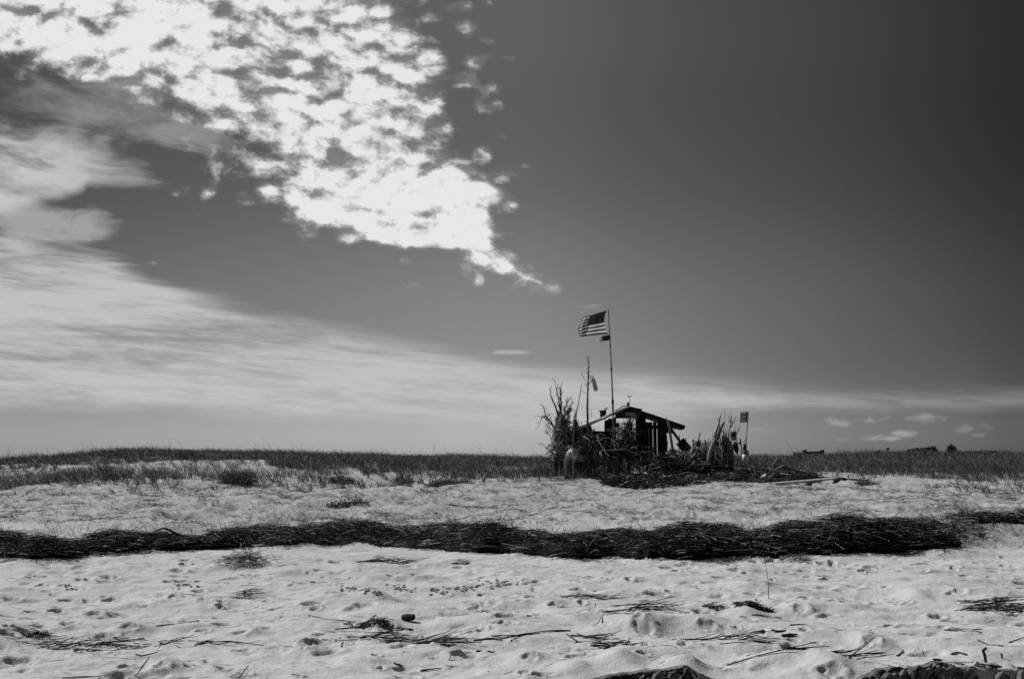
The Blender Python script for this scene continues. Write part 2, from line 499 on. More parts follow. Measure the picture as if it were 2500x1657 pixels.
BERM = np.array([(-260, 1296, 1236), (0, 1290, 1232), (150, 1288, 1230), (300, 1278, 1234), (450, 1270, 1236), (600, 1262, 1230), (700, 1256, 1224), (800, 1258, 1236), (900, 1262, 1232), (1000, 1268, 1222),
                 (1080, 1275, 1213), (1150, 1274, 1210), (1200, 1280, 1240), (1300, 1288, 1240), (1400, 1290, 1232), (1500, 1291, 1222), (1600, 1293, 1215), (1700, 1290, 1220), (1750, 1288, 1238), (1800, 1286, 1224),
                 (1900, 1279, 1206), (2000, 1278, 1198), (2100, 1275, 1196), (2180, 1266, 1206), (2235, 1258, 1222), (2275, 1251, 1238), (2310, 1246, 1246)], float)


def row_to_y(x, y, z):
    u, v = ray(x * 1.05664, y * 1.05664); Y = (z - EYE[2]) / v; return u * Y, Y


bx, bY = zip(*[row_to_y(x, yb, .10) for x, yb, yt in BERM]); bx = np.array(bx); bY = np.array(bY)
EDGE = np.array([(-400, 1700), (900, 1640), (1150, 1592), (1290, 1588), (1380, 1578), (1450, 1568), (1520, 1561), (1590, 1563), (1660, 1575), (1720, 1586), (1850, 1588), (1970, 1582), (2030, 1571), (2110, 1565), (2190, 1551), (2300, 1550), (2366, 1545), (2700, 1532)], float)
ex, eY = zip(*[row_to_y(x, y + 9, .0) for x, y in EDGE]); ex = np.array(ex); eY = np.array(eY)


def base_h(x, y):
    x = np.asarray(x, float); y = np.asarray(y, float)
    off = np.interp(x, bx, bY) - 18.0
    yy = y - off * np.exp(-((y - 18.5) / 6.5) ** 2)
    z = np.where(yy < 119, np.interp(yy, FY, FZ), np.interp(yy, PY, PZ))
    # dunes: a long low one at the left, a shoulder at the right
    z = z + .44 * np.exp(-((x + 12.8) / 6.5) ** 2 - ((y - 46) / 11) ** 2) - .06 * smooth(-17, -22, x) * smooth(38, 44, y)
    z = z + .10 * np.exp(-((x + 2.5) / 4.5) ** 2 - ((y - 46) / 8) ** 2)
    z = z + .24 * np.exp(-((x - 19) / 9) ** 2 - ((y - 50) / 12) ** 2)
    z = z - .10 * smooth(6, 14, x) * smooth(25, 30, y) * smooth(48, 38, y)
    far = smooth(70, 40, y)
    z = z + far * (vnoise(x, y, 5.0, 1) * .22 * smooth(19, 26, y) + vnoise(x, y, 1.7, 2) * .10 + vnoise(x * .75, y, .75, 3) * .085)
    near = smooth(30, 16, y)
    z = z + near * (vnoise(x * .6, y, .42, 4) * .075 + vnoise(x * .55, y, .95, 44) * .06 + vnoise(x, y, .16, 5) * .022 + vnoise(x, y, .075, 6) * .009 + vnoise(x, y, .04, 16) * .004)
    mid = smooth(18, 22, y) * smooth(40, 30, y)
    z = z + mid * (vnoise(x, y, .4, 14) * .09 + vnoise(x, y, .16, 15) * .04)
    # the little cut bank at the very front
    e = np.interp(x, ex, eY) + vnoise(x, y * 0, .6, 7) * .12
    d = e - y
    z = z - .16 * smooth(0, .10, d) - .24 * smooth(.10, .60, d) + .018 * np.exp(-((d + .12) / .15) ** 2)
    return z


Yr = [1.0]
while Yr[-1] < 3500:
    y = Yr[-1]
    Yr.append(y + (0.25 if y < 7.0 else y * .0016 if y < 21 else y * .0045 if y < 62 else y * .05))
Yr = np.array(Yr)
Ud = np.linspace(-.60, .60, 940)
Uo = np.array([.62, .66, .72, .8, .95, 1.2, 1.7, 2.6, 4])
Uc = np.concatenate([-Uo[::-1], Ud, Uo])
GY, GU = np.meshgrid(Yr, Uc, indexing='ij'); GX = GY * GU
GZ = base_h(GX, GY)


def gz(x, y):
    x = np.asarray(x, float); y = np.clip(np.asarray(y, float), Yr[0], Yr[-2])
    i = np.clip(np.searchsorted(Yr, y) - 1, 0, len(Yr) - 2); fy = (y - Yr[i]) / (Yr[i + 1] - Yr[i])
    uu = np.clip(x / y, Uc[0], Uc[-1] - 1e-6); j = np.clip(np.searchsorted(Uc, uu) - 1, 0, len(Uc) - 2); fx = (uu - Uc[j]) / (Uc[j + 1] - Uc[j])
    return (GZ[i, j] * (1 - fx) + GZ[i, j + 1] * fx) * (1 - fy) + (GZ[i + 1, j] * (1 - fx) + GZ[i + 1, j + 1] * fx) * fy


def G(sx, sy, dz=0.0):
    """where the sight line through a photograph pixel meets the ground"""
    u, v = ray(sx, sy)
    ys = np.concatenate([np.arange(2, 30, .02), np.arange(30, 80, .1)])
    hit = EYE[2] + v * ys <= gz(u * ys, ys)
    Y = ys[np.argmax(hit)] if hit.any() else 60.0
    return np.array([u * Y, Y, float(gz(u * Y, Y)) + dz])


def dent(cx, cy, lx, ly, depth, rim=.3, crumb=0.0, seed=0):
    """a footprint or hollow pressed into the sand: steep far wall, pushed-up rim"""
    i0, i1 = np.searchsorted(Yr, [cy - 2.6 * ly, cy + 2.6 * ly]); us = [(cx - 2.8 * lx) / cy, (cx + 2.8 * lx) / cy]
    j0, j1 = np.searchsorted(Uc, us)
    if i1 <= i0 or j1 <= j0: return
    x = (GX[i0:i1, j0:j1] - cx) / lx; y = (GY[i0:i1, j0:j1] - cy) / ly
    y = y + vnoise(GX[i0:i1, j0:j1], GY[i0:i1, j0:j1], lx * .6, seed + 40) * .7
    r = np.sqrt(x * x + y * y)
    bowl = 1 - smooth(.45, 1.05, r)
    ring = np.exp(-((r - 1.25) / .32) ** 2)
    GZ[i0:i1, j0:j1] += -depth * bowl + depth * rim * ring + (crumb * ring * vnoise(GX[i0:i1, j0:j1], GY[i0:i1, j0:j1], lx * .3, seed + 90) if crumb else 0)


G5 = lambda x, y: (x * .35926, 1340 + y * .35926)
G6 = lambda x, y: (800 + x * .35926, 1340 + y * .35926)
G7 = lambda x, y: (1650 + x * .35926, 1340 + y * .35926)
prints = [(G5, *p) for p in [(265, 178, 42, 10), (310, 180, 22, 10), (590, 222, 45, 9), (270, 250, 60, 12), (720, 230, 110, 12), (420, 255, 60, 16), (220, 285, 36, 9), (345, 310, 28, 8), (530, 350, 45, 12), (745, 350, 85, 26), (328, 347, 20, 9),
                             (1245, 105, 50, 16), (1320, 105, 40, 14), (1020, 102, 40, 6), (1500, 390, 70, 22), (1625, 282, 34, 9), (1395, 345, 90, 12), (1180, 325, 70, 10), (640, 465, 110, 18), (540, 710, 65, 22), (2230, 632, 60, 14), (2140, 415, 70, 16), (115, 213, 26, 12),
                             (860, 570, 110, 20), (460, 510, 110, 18), (2080, 715, 110, 26), (1090, 850, 100, 24), (700, 425, 110, 12), (2250, 250, 40, 10), (2130, 258, 50, 9), (1215, 250, 34, 10), (1530, 240, 40, 10), (2000, 245, 90, 14), (60, 555, 80, 16), (1760, 348, 90, 13)]]
prints += [(G6, *p) for p in [(1190, 500, 60, 26), (1290, 462, 34, 12), (1385, 470, 46, 20), (330, 740, 60, 22), (1730, 385, 60, 14), (1540, 405, 80, 12), (1050, 320, 60, 12), (1360, 315, 50, 10), (800, 310, 70, 14), (1720, 240, 60, 14), (1890, 196, 60, 10), (2300, 370, 60, 16), (2320, 305, 50, 14),
                             (2140, 570, 150, 40), (330, 340, 150, 22), (400, 565, 130, 22), (1050, 545, 70, 20), (1370, 775, 110, 24), (1730, 740, 60, 12), (2050, 205, 60, 12), (130, 640, 60, 18), (1340, 840, 90, 26), (1000, 405, 90, 14)]]
prints += [(G7, *p) for p in [(920, 102, 60, 9), (1070, 98, 60, 9), (760, 158, 60, 8), (1260, 155, 44, 9), (585, 228, 38, 10), (655, 218, 36, 12), (870, 250, 50, 16), (1250, 365, 105, 26), (1590, 375, 60, 12), (215, 440, 60, 26), (1075, 355, 28, 9), (555, 355, 34, 9), (1930, 305, 90, 12), (1890, 140, 50, 12),
                             (160, 295, 50, 12), (1190, 520, 36, 12), (900, 190, 60, 8), (1430, 262, 60, 10), (470, 165, 60, 7), (70, 103, 60, 6), (850, 430, 100, 20), (2230, 62, 50, 7), (1980, 365, 60, 16), (60, 650, 90, 24), (500, 470, 110, 26), (1330, 660, 110, 20), (2340, 325, 60, 12), (210, 555, 130, 18), (1000, 770, 150, 26), (410, 540, 60, 18)]]
for k, (f, x, y, w, h) in enumerate(prints):
    sx, sy = f(x, y); p = G(sx, sy); s = p[1] / 2778.0
    lx = w * .35926 * .5 * s * 1.05
    ly = max(h * .35926 * .5 * p[1] ** 2 / (2778.0 * 1.6) * .9, lx * .35)
    ly = min(ly, lx * 1.4)
    dent(p[0], p[1], lx, ly, (.55 if w >= 90 else 1.0) * min(.085, .36 * min(lx, ly) + .024), .3, .02, k)
for k in range(900):
    y = 8 + 10.2 * rng.random() ** .75; x = (rng.random() * 1.1 - .55) * y
    l = rng.uniform(.035, .15); dent(x, y, l, l * rng.uniform(.4, .9), rng.uniform(.010, .05), .3, .01, k)
for k in range(500):
    y = 20.5 + 9 * rng.random(); x = (rng.random() * 1.1 - .55) * y
    l = rng.uniform(.06, .16); dent(x, y, l, l * rng.uniform(.5, 1.0), rng.uniform(.01, .04), .5, .01, k)

def mound(cx, cy, lx, ly, h):
    i0, i1 = np.searchsorted(Yr, [cy - 2.4 * ly, cy + 2.4 * ly]); j0, j1 = np.searchsorted(Uc, [(cx - 2.4 * lx) / cy, (cx + 2.4 * lx) / cy])
    if i1 <= i0 or j1 <= j0: return
    x = (GX[i0:i1, j0:j1] - cx) / lx; y = (GY[i0:i1, j0:j1] - cy) / ly
    y = y + .35 * x * x * (1 if lx > .3 else -.3)
    GZ[i0:i1, j0:j1] += h * np.exp(-x * x - np.where(y < 0, y * y * 1.8, y * y * .8))


for k in range(330):
    y = 8.3 + 9.6 * rng.random() ** .8; x = (rng.random() * 1.1 - .55) * y; l = rng.uniform(.14, .46)
    mound(x, y, l, l * rng.uniform(.35, .6), l * rng.uniform(.06, .125))
for (f, x, y, w, h_) in ((G6, 2130, 560, 150, .16), (G6, 400, 545, 110, .09), (G6, 330, 330, 140, .10), (G5, 860, 560, 100, .09), (G5, 1120, 840, 110, .09), (G5, 640, 455, 110, .08), (G5, 2060, 700, 110, .11), (G6, 1520, 395, 90, .08), (G6, 1350, 770, 130, .08), (G6, 1680, 830, 150, .08), (G6, 1990, 775, 150, .12),
                         (G7, 850, 415, 110, .08), (G7, 480, 450, 130, .10), (G7, 200, 545, 140, .08), (G7, 1010, 765, 150, .10), (G7, 700, 740, 200, .08), (G7, 1330, 655, 120, .08), (G7, 60, 800, 120, .12), (G7, 1640, 325, 90, .07), (G7, 1690, 470, 130, .07)):
    p = G(*f(x, y)); mound(p[0], p[1], w * .35926 * p[1] / 2778, .26, h_ * .8)
nr, nc = GY.shape
idx = np.arange(nr * nc).reshape(nr, nc)
quads = np.stack([idx[:-1, :-1], idx[:-1, 1:], idx[1:, 1:], idx[1:, :-1]], -1).reshape(-1, 4)
o = link_mesh('sand_ground', np.stack([GX, GY, GZ], -1).reshape(-1, 3), quads, M['sand'], smooth=True)
tag(o, 'pale trodden beach sand rising to low dunes', 'sand', kind='structure')

# ------------------------------------------------------------------ wrack line (dead eelgrass and reed)
def strip(path, depth, name, label, n_straw, hmul=1.0):
    """heap of wrack: path rows (x, base row, top row) on the 2366 view"""
    xs = np.linspace(path[0][0], path[-1][0], 560)
    pb = np.interp(xs, path[:, 0], path[:, 1]); pt = np.interp(xs, path[:, 0], path[:, 2])
    base = np.array([G(x * 1.05664, y * 1.05664) for x, y in zip(xs[::8], pb[::8])])
    bX = np.interp(xs, xs[::8], base[:, 0]); bYv = np.interp(xs, xs[::8], base[:, 1])
    tt = np.linspace(0, 1, 36)
    Xg = np.repeat(bX[:, None], 36, 1) + (vnoise(bX[:, None], tt[None, :] * 3, .5, 21)) * .1
    Yg = bYv[:, None] + tt[None, :] * depth + vnoise(bX, bX * 0, .45, 22)[:, None] * .16 + vnoise(bX, bX * 0, .16, 23)[:, None] * .07
    # height needed so that the crest shows at the top row
    vt = np.array([ray(x * 1.05664, y * 1.05664)[1] for x, y in zip(xs, pt)])
    crestY = bYv + depth * .55
    hc = EYE[2] + vt * crestY - gz(bX, crestY)
    hc = np.clip(hc * hmul * np.interp(xs, [0, 900, 1300], [.72, .8, .86]), .02, .6)
    prof = np.interp(tt, [0, .04, .12, .3, .55, .8, .95, 1], [-.06, .2, .52, .86, 1, .72, .25, -.08])
    rough = vnoise(Xg, Yg, .55, 24) * .5 + vnoise(Xg, Yg, .2, 25) * .34 + vnoise(Xg, Yg, .08, 26) * .2
    ends = smooth(0, .03, np.linspace(0, 1, 560)) * smooth(1, .97, np.linspace(0, 1, 560)) if path[0][0] >= 0 else smooth(1, .96, np.linspace(0, 1, 560))
    patch = (vnoise(Xg, Yg, 1.3, 27) + .6 * vnoise(Xg, Yg, .5, 28)) * np.interp(xs, [0, 640, 740, 860, 960, 1050, 1300, 2366], [.75, .8, .15, .15, .7, .6, .4, .35])[:, None]
    Hg = hc[:, None] * prof[None, :] * (1 + rough * .9) * ends[:, None] + rough * .05 * np.clip(prof, 0, 1)[None, :] + np.maximum(np.minimum(patch + .15, 0) * .6, -.10)
    Zg = gz(Xg, Yg) + Hg - .02 * (1 - ends[:, None])
    V = np.stack([Xg, Yg, Zg], -1).reshape(-1, 3)
    id2 = np.arange(560 * 36).reshape(560, 36)
    q = np.stack([id2[:-1, :-1], id2[1:, :-1], id2[1:, 1:], id2[:-1, 1:]], -1).reshape(-1, 4)
    # straws laid over the heap
    N = n_straw
    i = rng.integers(0, 560, N); j = np.clip((rng.beta(1.2, 1.3, N) * 36).astype(int), 0, 35)
    ok = (Hg[i, j] > .005) | (rng.random(N) < .25); i = i[ok]; j = j[ok]; N = len(i)
    P0 = V.reshape(560, 36, 3)[i, j] + rng.normal(size=(N, 3)) * np.array([.05, .04, .012]) + np.array([0, -.02, .02]) + rng.random((N, 1)) ** 2 * np.array([[0, -.02, .05]])
    ang = rng.normal(size=N) * .75 + np.where(rng.random(N) < .2, rng.uniform(-1.5, 1.5, N), 0)
    el = rng.normal(size=N) * .14 + np.where(rng.random(N) < .05, rng.uniform(.2, .9, N), 0)
    L = rng.gamma(2.6, .075, N).clip(.04, .75)
    d = np.stack([np.cos(ang) * np.cos(el), np.sin(ang) * np.cos(el), np.sin(el)], -1)
    t = np.array([-.5, -.17, .17, .5])
    P = P0[:, None, :] + d[:, None, :] * (L[:, None] * t[None, :])[..., None]
    sag = rng.normal(size=N) * .12
    P[:, :, 2] += -(np.abs(t)[None, :] ** 2) * 4 * (L * .045)[:, None] + .012
    side = rng.normal(size=(N, 1)) * L[:, None] * .10 * (1 - (2 * t[None, :]) ** 2)
    P[:, :, 0] += side * -d[:, 1:2]; P[:, :, 1] += side * d[:, 0:1]
    onheap = gz(P[:, :, 0], P[:, :, 1]) + .006
    P[:, :, 2] = np.maximum(P[:, :, 2], onheap)
    Rr = (.0016 + .0042 * rng.random(N) ** 1.7)[:, None] * np.array([.8, 1, 1, .6])[None, :]
    tone = np.where(rng.random(N) < .15, rng.uniform(.4, 1, N), rng.beta(1.0, 5, N) * (.26 + .75 * (j / 36.0) ** 1.6))
    v2, f2, tn = tube_batch(P, Rr, 3, tone)
    VV = np.concatenate([V, v2]); FF = np.concatenate([q, f2 + len(V)])
    o = link_mesh(name, VV, FF, M['straw'], smooth=False, tone=np.concatenate([np.full(len(V), .0), tn]))
    return tag(o, label, 'wrack', kind='stuff')


strip(BERM, 1.25, 'wrack_debris', 'long dark bank of washed-up eelgrass and reed straw across the beach', 24000)
strip(np.array([(2225, 1212, 1206), (2260, 1209, 1199), (2310, 1208, 1193), (2366, 1210, 1188), (2500, 1210, 1184)], float), .8, 'wrack_debris', 'shorter dark wrack strip behind the tapering end of the long bank', 1800)

# ------------------------------------------------------------------ grass
def blades(cx, cy, nb, hmin, hmax, w, spread, lean=(-.25, 0.0), splay=.35, pale=.12):
    """nb ribbons per clump"""
    N = len(cx) * nb
    x = np.repeat(cx, nb) + rng.normal(size=N) * spread; y = np.repeat(cy, nb) + rng.normal(size=N) * spread
    cl_ = np.clip(1 + vnoise(cx, cy, 1.3, 91) * .8 + vnoise(cx, cy, .5, 92) * .5, .5, 1.5) * rng.uniform(.65, 1.2, len(cx))
    h = rng.uniform(hmin, hmax, N) * np.repeat(cl_, nb)
    dx = rng.normal(size=N) * splay + lean[0] + np.repeat(rng.normal(size=len(cx)) * .3, nb); dy = rng.normal(size=N) * splay + lean[1]
    z = gz(x, y) - .02
    t = np.array([0, .4, .75, 1.0])
    P = np.stack([x[:, None] + dx[:, None] * h[:, None] * t[None, :] ** 1.8, y[:, None] + dy[:, None] * h[:, None] * t[None, :] ** 1.8, z[:, None] + h[:, None] * (t[None, :] - .12 * t[None, :] ** 3)], -1)
    Rr = w * rng.uniform(.6, 1.3, N)[:, None] * np.array([.8, 1, .7, .12])[None, :]
    tone = np.where(rng.random(N) < pale, rng.uniform(.45, 1, N), rng.beta(1.3, 4, N) * .45 * np.repeat(np.clip(1 + vnoise(cx, cy, 2.2, 93) * 1.6, .3, 2), nb))
    return tube_batch(P, Rr, 2, tone, flat=True)


def front_line(u):
    """depth at which the dune grass begins"""
    return np.interp(u, [-.6, -.45, -.36, -.25, -.15, -.05, .02, .06, .10, .2, .26, .32, .38, .45, .6], [29.0, 29.3, 29.0, 30.5, 31.5, 33.0, 35.0, 36.5, 38.5, 39.0, 38.0, 36.0, 33.5, 32.5, 32])


def grass_field():
    N = 40000
    u = rng.uniform(-.58, .58, N); y = 28 + 30 * rng.random(N) ** .85
    x = u * y; d = y - front_line(u)
    d = d + vnoise(x, y * .6, 4.2, 30) * 6.0 + vnoise(x, y * .7, 1.9, 31) * 5.0 + vnoise(x, y, .7, 32) * 2.5
    keep = rng.random(N) < np.clip(.035 + np.maximum(d + .3, 0) / 6.5, 0, 1) * (d > -3.2)
    keep &= ~((x > 2.5) & (x < 8.3) & (y < 39.3))
    # open sandy blow-outs
    keep &= ~((vnoise(x, y, 3.0, 33) > .16) & (y < 45) & (rng.random(N) < .88))
    x = x[keep]; y = y[keep]
    half = y > 44
    a = blades(x[~half], y[~half], 13, .14, .38, .0046, .06, pale=.16)
    b = blades(x[half], y[half], 10, .16, .36, .0064, .13, pale=.16)
    V = np.concatenate([a[0], b[0]]); Fq = np.concatenate([a[1], b[1] + len(a[0])]); T = np.concatenate([a[2], b[2]])
    # separate tufts on the open sand in front
    n = 620; us = rng.uniform(-.55, .55, n); ys = front_line(us) + rng.uniform(-3.6, 2.0, n); xs = us * ys
    k = ~((xs > 2.2) & (xs < 8.8) & (ys < 39.3)) & (vnoise(xs, ys, 2.0, 34) > -.15)
    f_ = blades(xs[k], ys[k], 11, .16, .42, .0055, .045, (-.1, 0), .35, .12)
    V = np.concatenate([V, f_[0]]); Fq = np.concatenate([Fq, f_[1] + len(V) - len(f_[0])]); T = np.concatenate([T, f_[2]])
    # far stalks with seed heads standing over the skyline
    n = 700; us = rng.uniform(-.55, .55, n); ys = rng.uniform(44, 58, n)
    c = blades(us * ys, ys, 1, .5, .85, .005, .05, (-.22, 0), .16, .1)
    V2 = np.concatenate([V, c[0]]); F2 = np.concatenate([Fq, c[1] + len(V)]); T2 = np.concatenate([T, c[2]])
    tag(link_mesh('dune_grass', V2, F2, M['grass'], tone=T2), 'dark marram grass covering the dunes along the skyline', 'grass', kind='stuff')


grass_field()


def scrub(cx, cy, n, rad, h):
    """low tangled shrub: twigs and small leaves; returns arrays for two meshes"""
    N = n
    a = rng.uniform(0, 2 * np.pi, N); r = np.sqrt(rng.random(N)) * rad
    x0 = cx + np.cos(a) * r * .5; y0 = cy + np.sin(a) * r * .4
    hh = h * np.sqrt(np.clip(1 - (r / rad) ** 2, 0.05, 1)) * rng.uniform(.5, 1.1, N)
    x1 = cx + np.cos(a) * r * 1.05 + rng.normal(size=N) * .05; y1 = cy + np.sin(a) * r * .8
    z0 = gz(x0, y0) - .02
    P = np.stack([np.stack([x0, y0, z0], -1), np.stack([x0 * .5 + x1 * .5 + rng.normal(size=N) * .04, y0 * .5 + y1 * .5, z0 + hh * .65], -1), np.stack([x1, y1, z0 + hh], -1)], 1)
    Rr = np.tile(np.array([.006, .004, .002]), (N, 1))
    tw = tube_batch(P, Rr, 3, rng.beta(1.5, 4, N))
    M_ = N * 9
    k = rng.integers(0, N, M_); t = rng.uniform(.3, 1.05, M_)
    c = P[k, 0] * (1 - t)[:, None] + P[k, 2] * t[:, None] + rng.normal(size=(M_, 3)) * .045
    d = rng.normal(size=(M_, 3)); d[:, 2] = np.abs(d[:, 2]) * .6; d /= np.linalg.norm(d, axis=1, keepdims=True)
    L = rng.uniform(.02, .05, M_)
    LP = np.stack([c, c + d * L[:, None] * .5, c + d * L[:, None]], 1)
    lf = tube_batch(LP, np.outer(L, [.12, .3, .05]), 2, rng.beta(1.5, 3, M_), flat=True)
    return tw, lf


def shrub(sx, sy, rad, h, label, n=160, cat='shrub', name='low_shrub', group='low shrubs at the dune foot'):
    p = G(sx, sy)
    tw, lf = scrub(p[0], p[1], n, rad, h)
    e = empty(name, p, label, cat, group)
    link_mesh('stem', tw[0], tw[1], M['twig'], e, tone=tw[2]); link_mesh('foliage', lf[0], lf[1], M['leaf'], e, tone=lf[2])


W = 1.05664
shrub(548 * W, 1116 * W, .62, .42, 'widest low dark shrub, in the grass on the slope of the long dune', 260)
shrub(788 * W, 1113 * W, .40, .26, 'small round dark shrub alone on sand below the dune grass', 140)
shrub(932 * W, 1113 * W, .34, .18, 'small flat shrub between the round shrub and the double low one', 110)
shrub(1030 * W, 1118 * W, .55, .17, 'long flattened double shrub on bare sand near the shack', 170)
shrub(800 * W, 1168 * W, .5, .13, 'flat sprawling weed patch alone in the middle of the sand', 120)
shrub(1262 * W, 1098 * W, .58, .40, 'bushy low shrub right beside the stained metal float', 260)
shrub(2000 * W, 1118 * W, .35, .14, 'tiny dark plant beyond the tip of the bleached plank', 80)

# ------------------------------------------------------------------ litter on the sand
def litter():
    N = 17000
    u = rng.uniform(-.55, .55, N); y = 20.3 + 12 * rng.random(N)
    # half of it caught in little wads
    nw = 520; wu = rng.uniform(-.55, .55, nw); wy = 20.4 + 11 * rng.random(nw); wi = rng.integers(0, nw, N); inw = rng.random(N) < .42
    y = np.where(inw, wy[wi] + rng.normal(size=N) * .09, y); u = np.where(inw, wu[wi] + rng.normal(size=N) * .007, u)
    x = u * y; cl = vnoise(x, y, 1.5, 51) + vnoise(x, y, .6, 52)
    k = (cl > -.22) | inw; x = x[k]; y = y[k]; N = len(x)
    ang = rng.normal(size=N) * .7; L = rng.gamma(2.2, .055, N).clip(.03, .5)
    t = np.array([-.5, 0, .5])
    px = x[:, None] + np.cos(ang)[:, None] * L[:, None] * t; py = y[:, None] + np.sin(ang)[:, None] * L[:, None] * t
    pz = gz(px, py) + .008 + np.abs(rng.normal(size=(N, 1))) * .02 + rng.normal(size=(N, 3)) * .018
    a = tube_batch(np.stack([px, py, pz], -1), np.outer(rng.uniform(.002, .005, N), [.8, 1, .7]), 3, rng.beta(1.1, 4, N) * .8)
    N = 1700
    u = rng.uniform(-.55, .55, N); y = 8.4 + 9.6 * rng.random(N)
    x = u * y; k = vnoise(x, y, 1.1, 53) + vnoise(x, y, .4, 54) > -.05; x = x[k]; y = y[k]; N = len(x)
    ang = rng.normal(size=N) * .8; L = rng.gamma(1.6, .045, N).clip(.015, .4)
    px = x[:, None] + np.cos(ang)[:, None] * L[:, None] * t; py = y[:, None] + np.sin(ang)[:, None] * L[:, None] * t
    pz = gz(px, py) + .003 + np.abs(rng.normal(size=(N, 1))) * .004
    b = tube_batch(np.stack([px, py, pz], -1), np.outer(rng.uniform(.001, .0026, N), [.8, 1, .7]), 3, rng.beta(1.1, 4, N) * .8)
    V = np.concatenate([a[0], b[0]]); Fq = np.concatenate([a[1], b[1] + len(a[0])])
    tag(link_mesh('straw_litter', V, Fq, M['straw'], tone=np.concatenate([a[2], b[2]])), 'thin dark bits of straw strewn over the sand', 'straw', kind='stuff')
    # sparse sprigs growing through the upper sand
    n = 620; us = rng.uniform(-.55, .55, n); ys = 20.2 + 12 * rng.random(n) ** 1.2
    xs = us * ys; k = vnoise(xs, ys, 2.2, 55) > -.1; xs = xs[k]; ys = ys[k]
    c = blades(xs, ys, 4, .06, .22, .0032, .03, (-.1, 0), .5, .1)
    # weeds growing through the top of the wrack bank
    n2 = 700; k2 = rng.random(n2); X2 = np.interp(k2, np.linspace(0, 1, len(bx)), bx); Y2 = np.interp(X2, bx, bY) + rng.uniform(.9, 1.9, n2)
    d = blades(X2, Y2, 3, .10, .34, .003, .04, (-.1, 0), .45, .2)
    V = np.concatenate([c[0], d[0]]); Fq = np.concatenate([c[1], d[1] + len(c[0])])
    tag(link_mesh('sprig_grass', V, Fq, M['grass'], tone=np.concatenate([c[2], d[2]])), 'sparse thin grass sprigs on the upper sand', 'grass', kind='stuff')


litter()
#OBJECTS
# ------------------------------------------------------------------ measuring helpers for the shack (enlargements of the photograph)
YH = 36.5
def crop(x0, y0, k): return lambda x, y, Y=YH: at(x0 + k * x, y0 + k * y, Y)
A_ = crop(1280, 720, .30612); D_ = crop(1460, 960, .14027); C_ = crop(1300, 960, .14031); E_ = crop(1640, 980, .12754); Z_ = crop(1800, 1000, .29586); FL = crop(1390, 740, .07653)


def grd(p, d=.06):
    p = np.array(p, float); p[2] = float(gz(p[0], p[1])) - d; return p


def poly(fn, pts, Y): return [fn(x, y, Y) for x, y in pts]


def lines(fn, pts, Y): return [fn(x, y, Y) for x, y in pts]


def low(fn, x, y, Y):
    """point under (x, y), on the ground"""
    return grd(fn(x, y, Y))


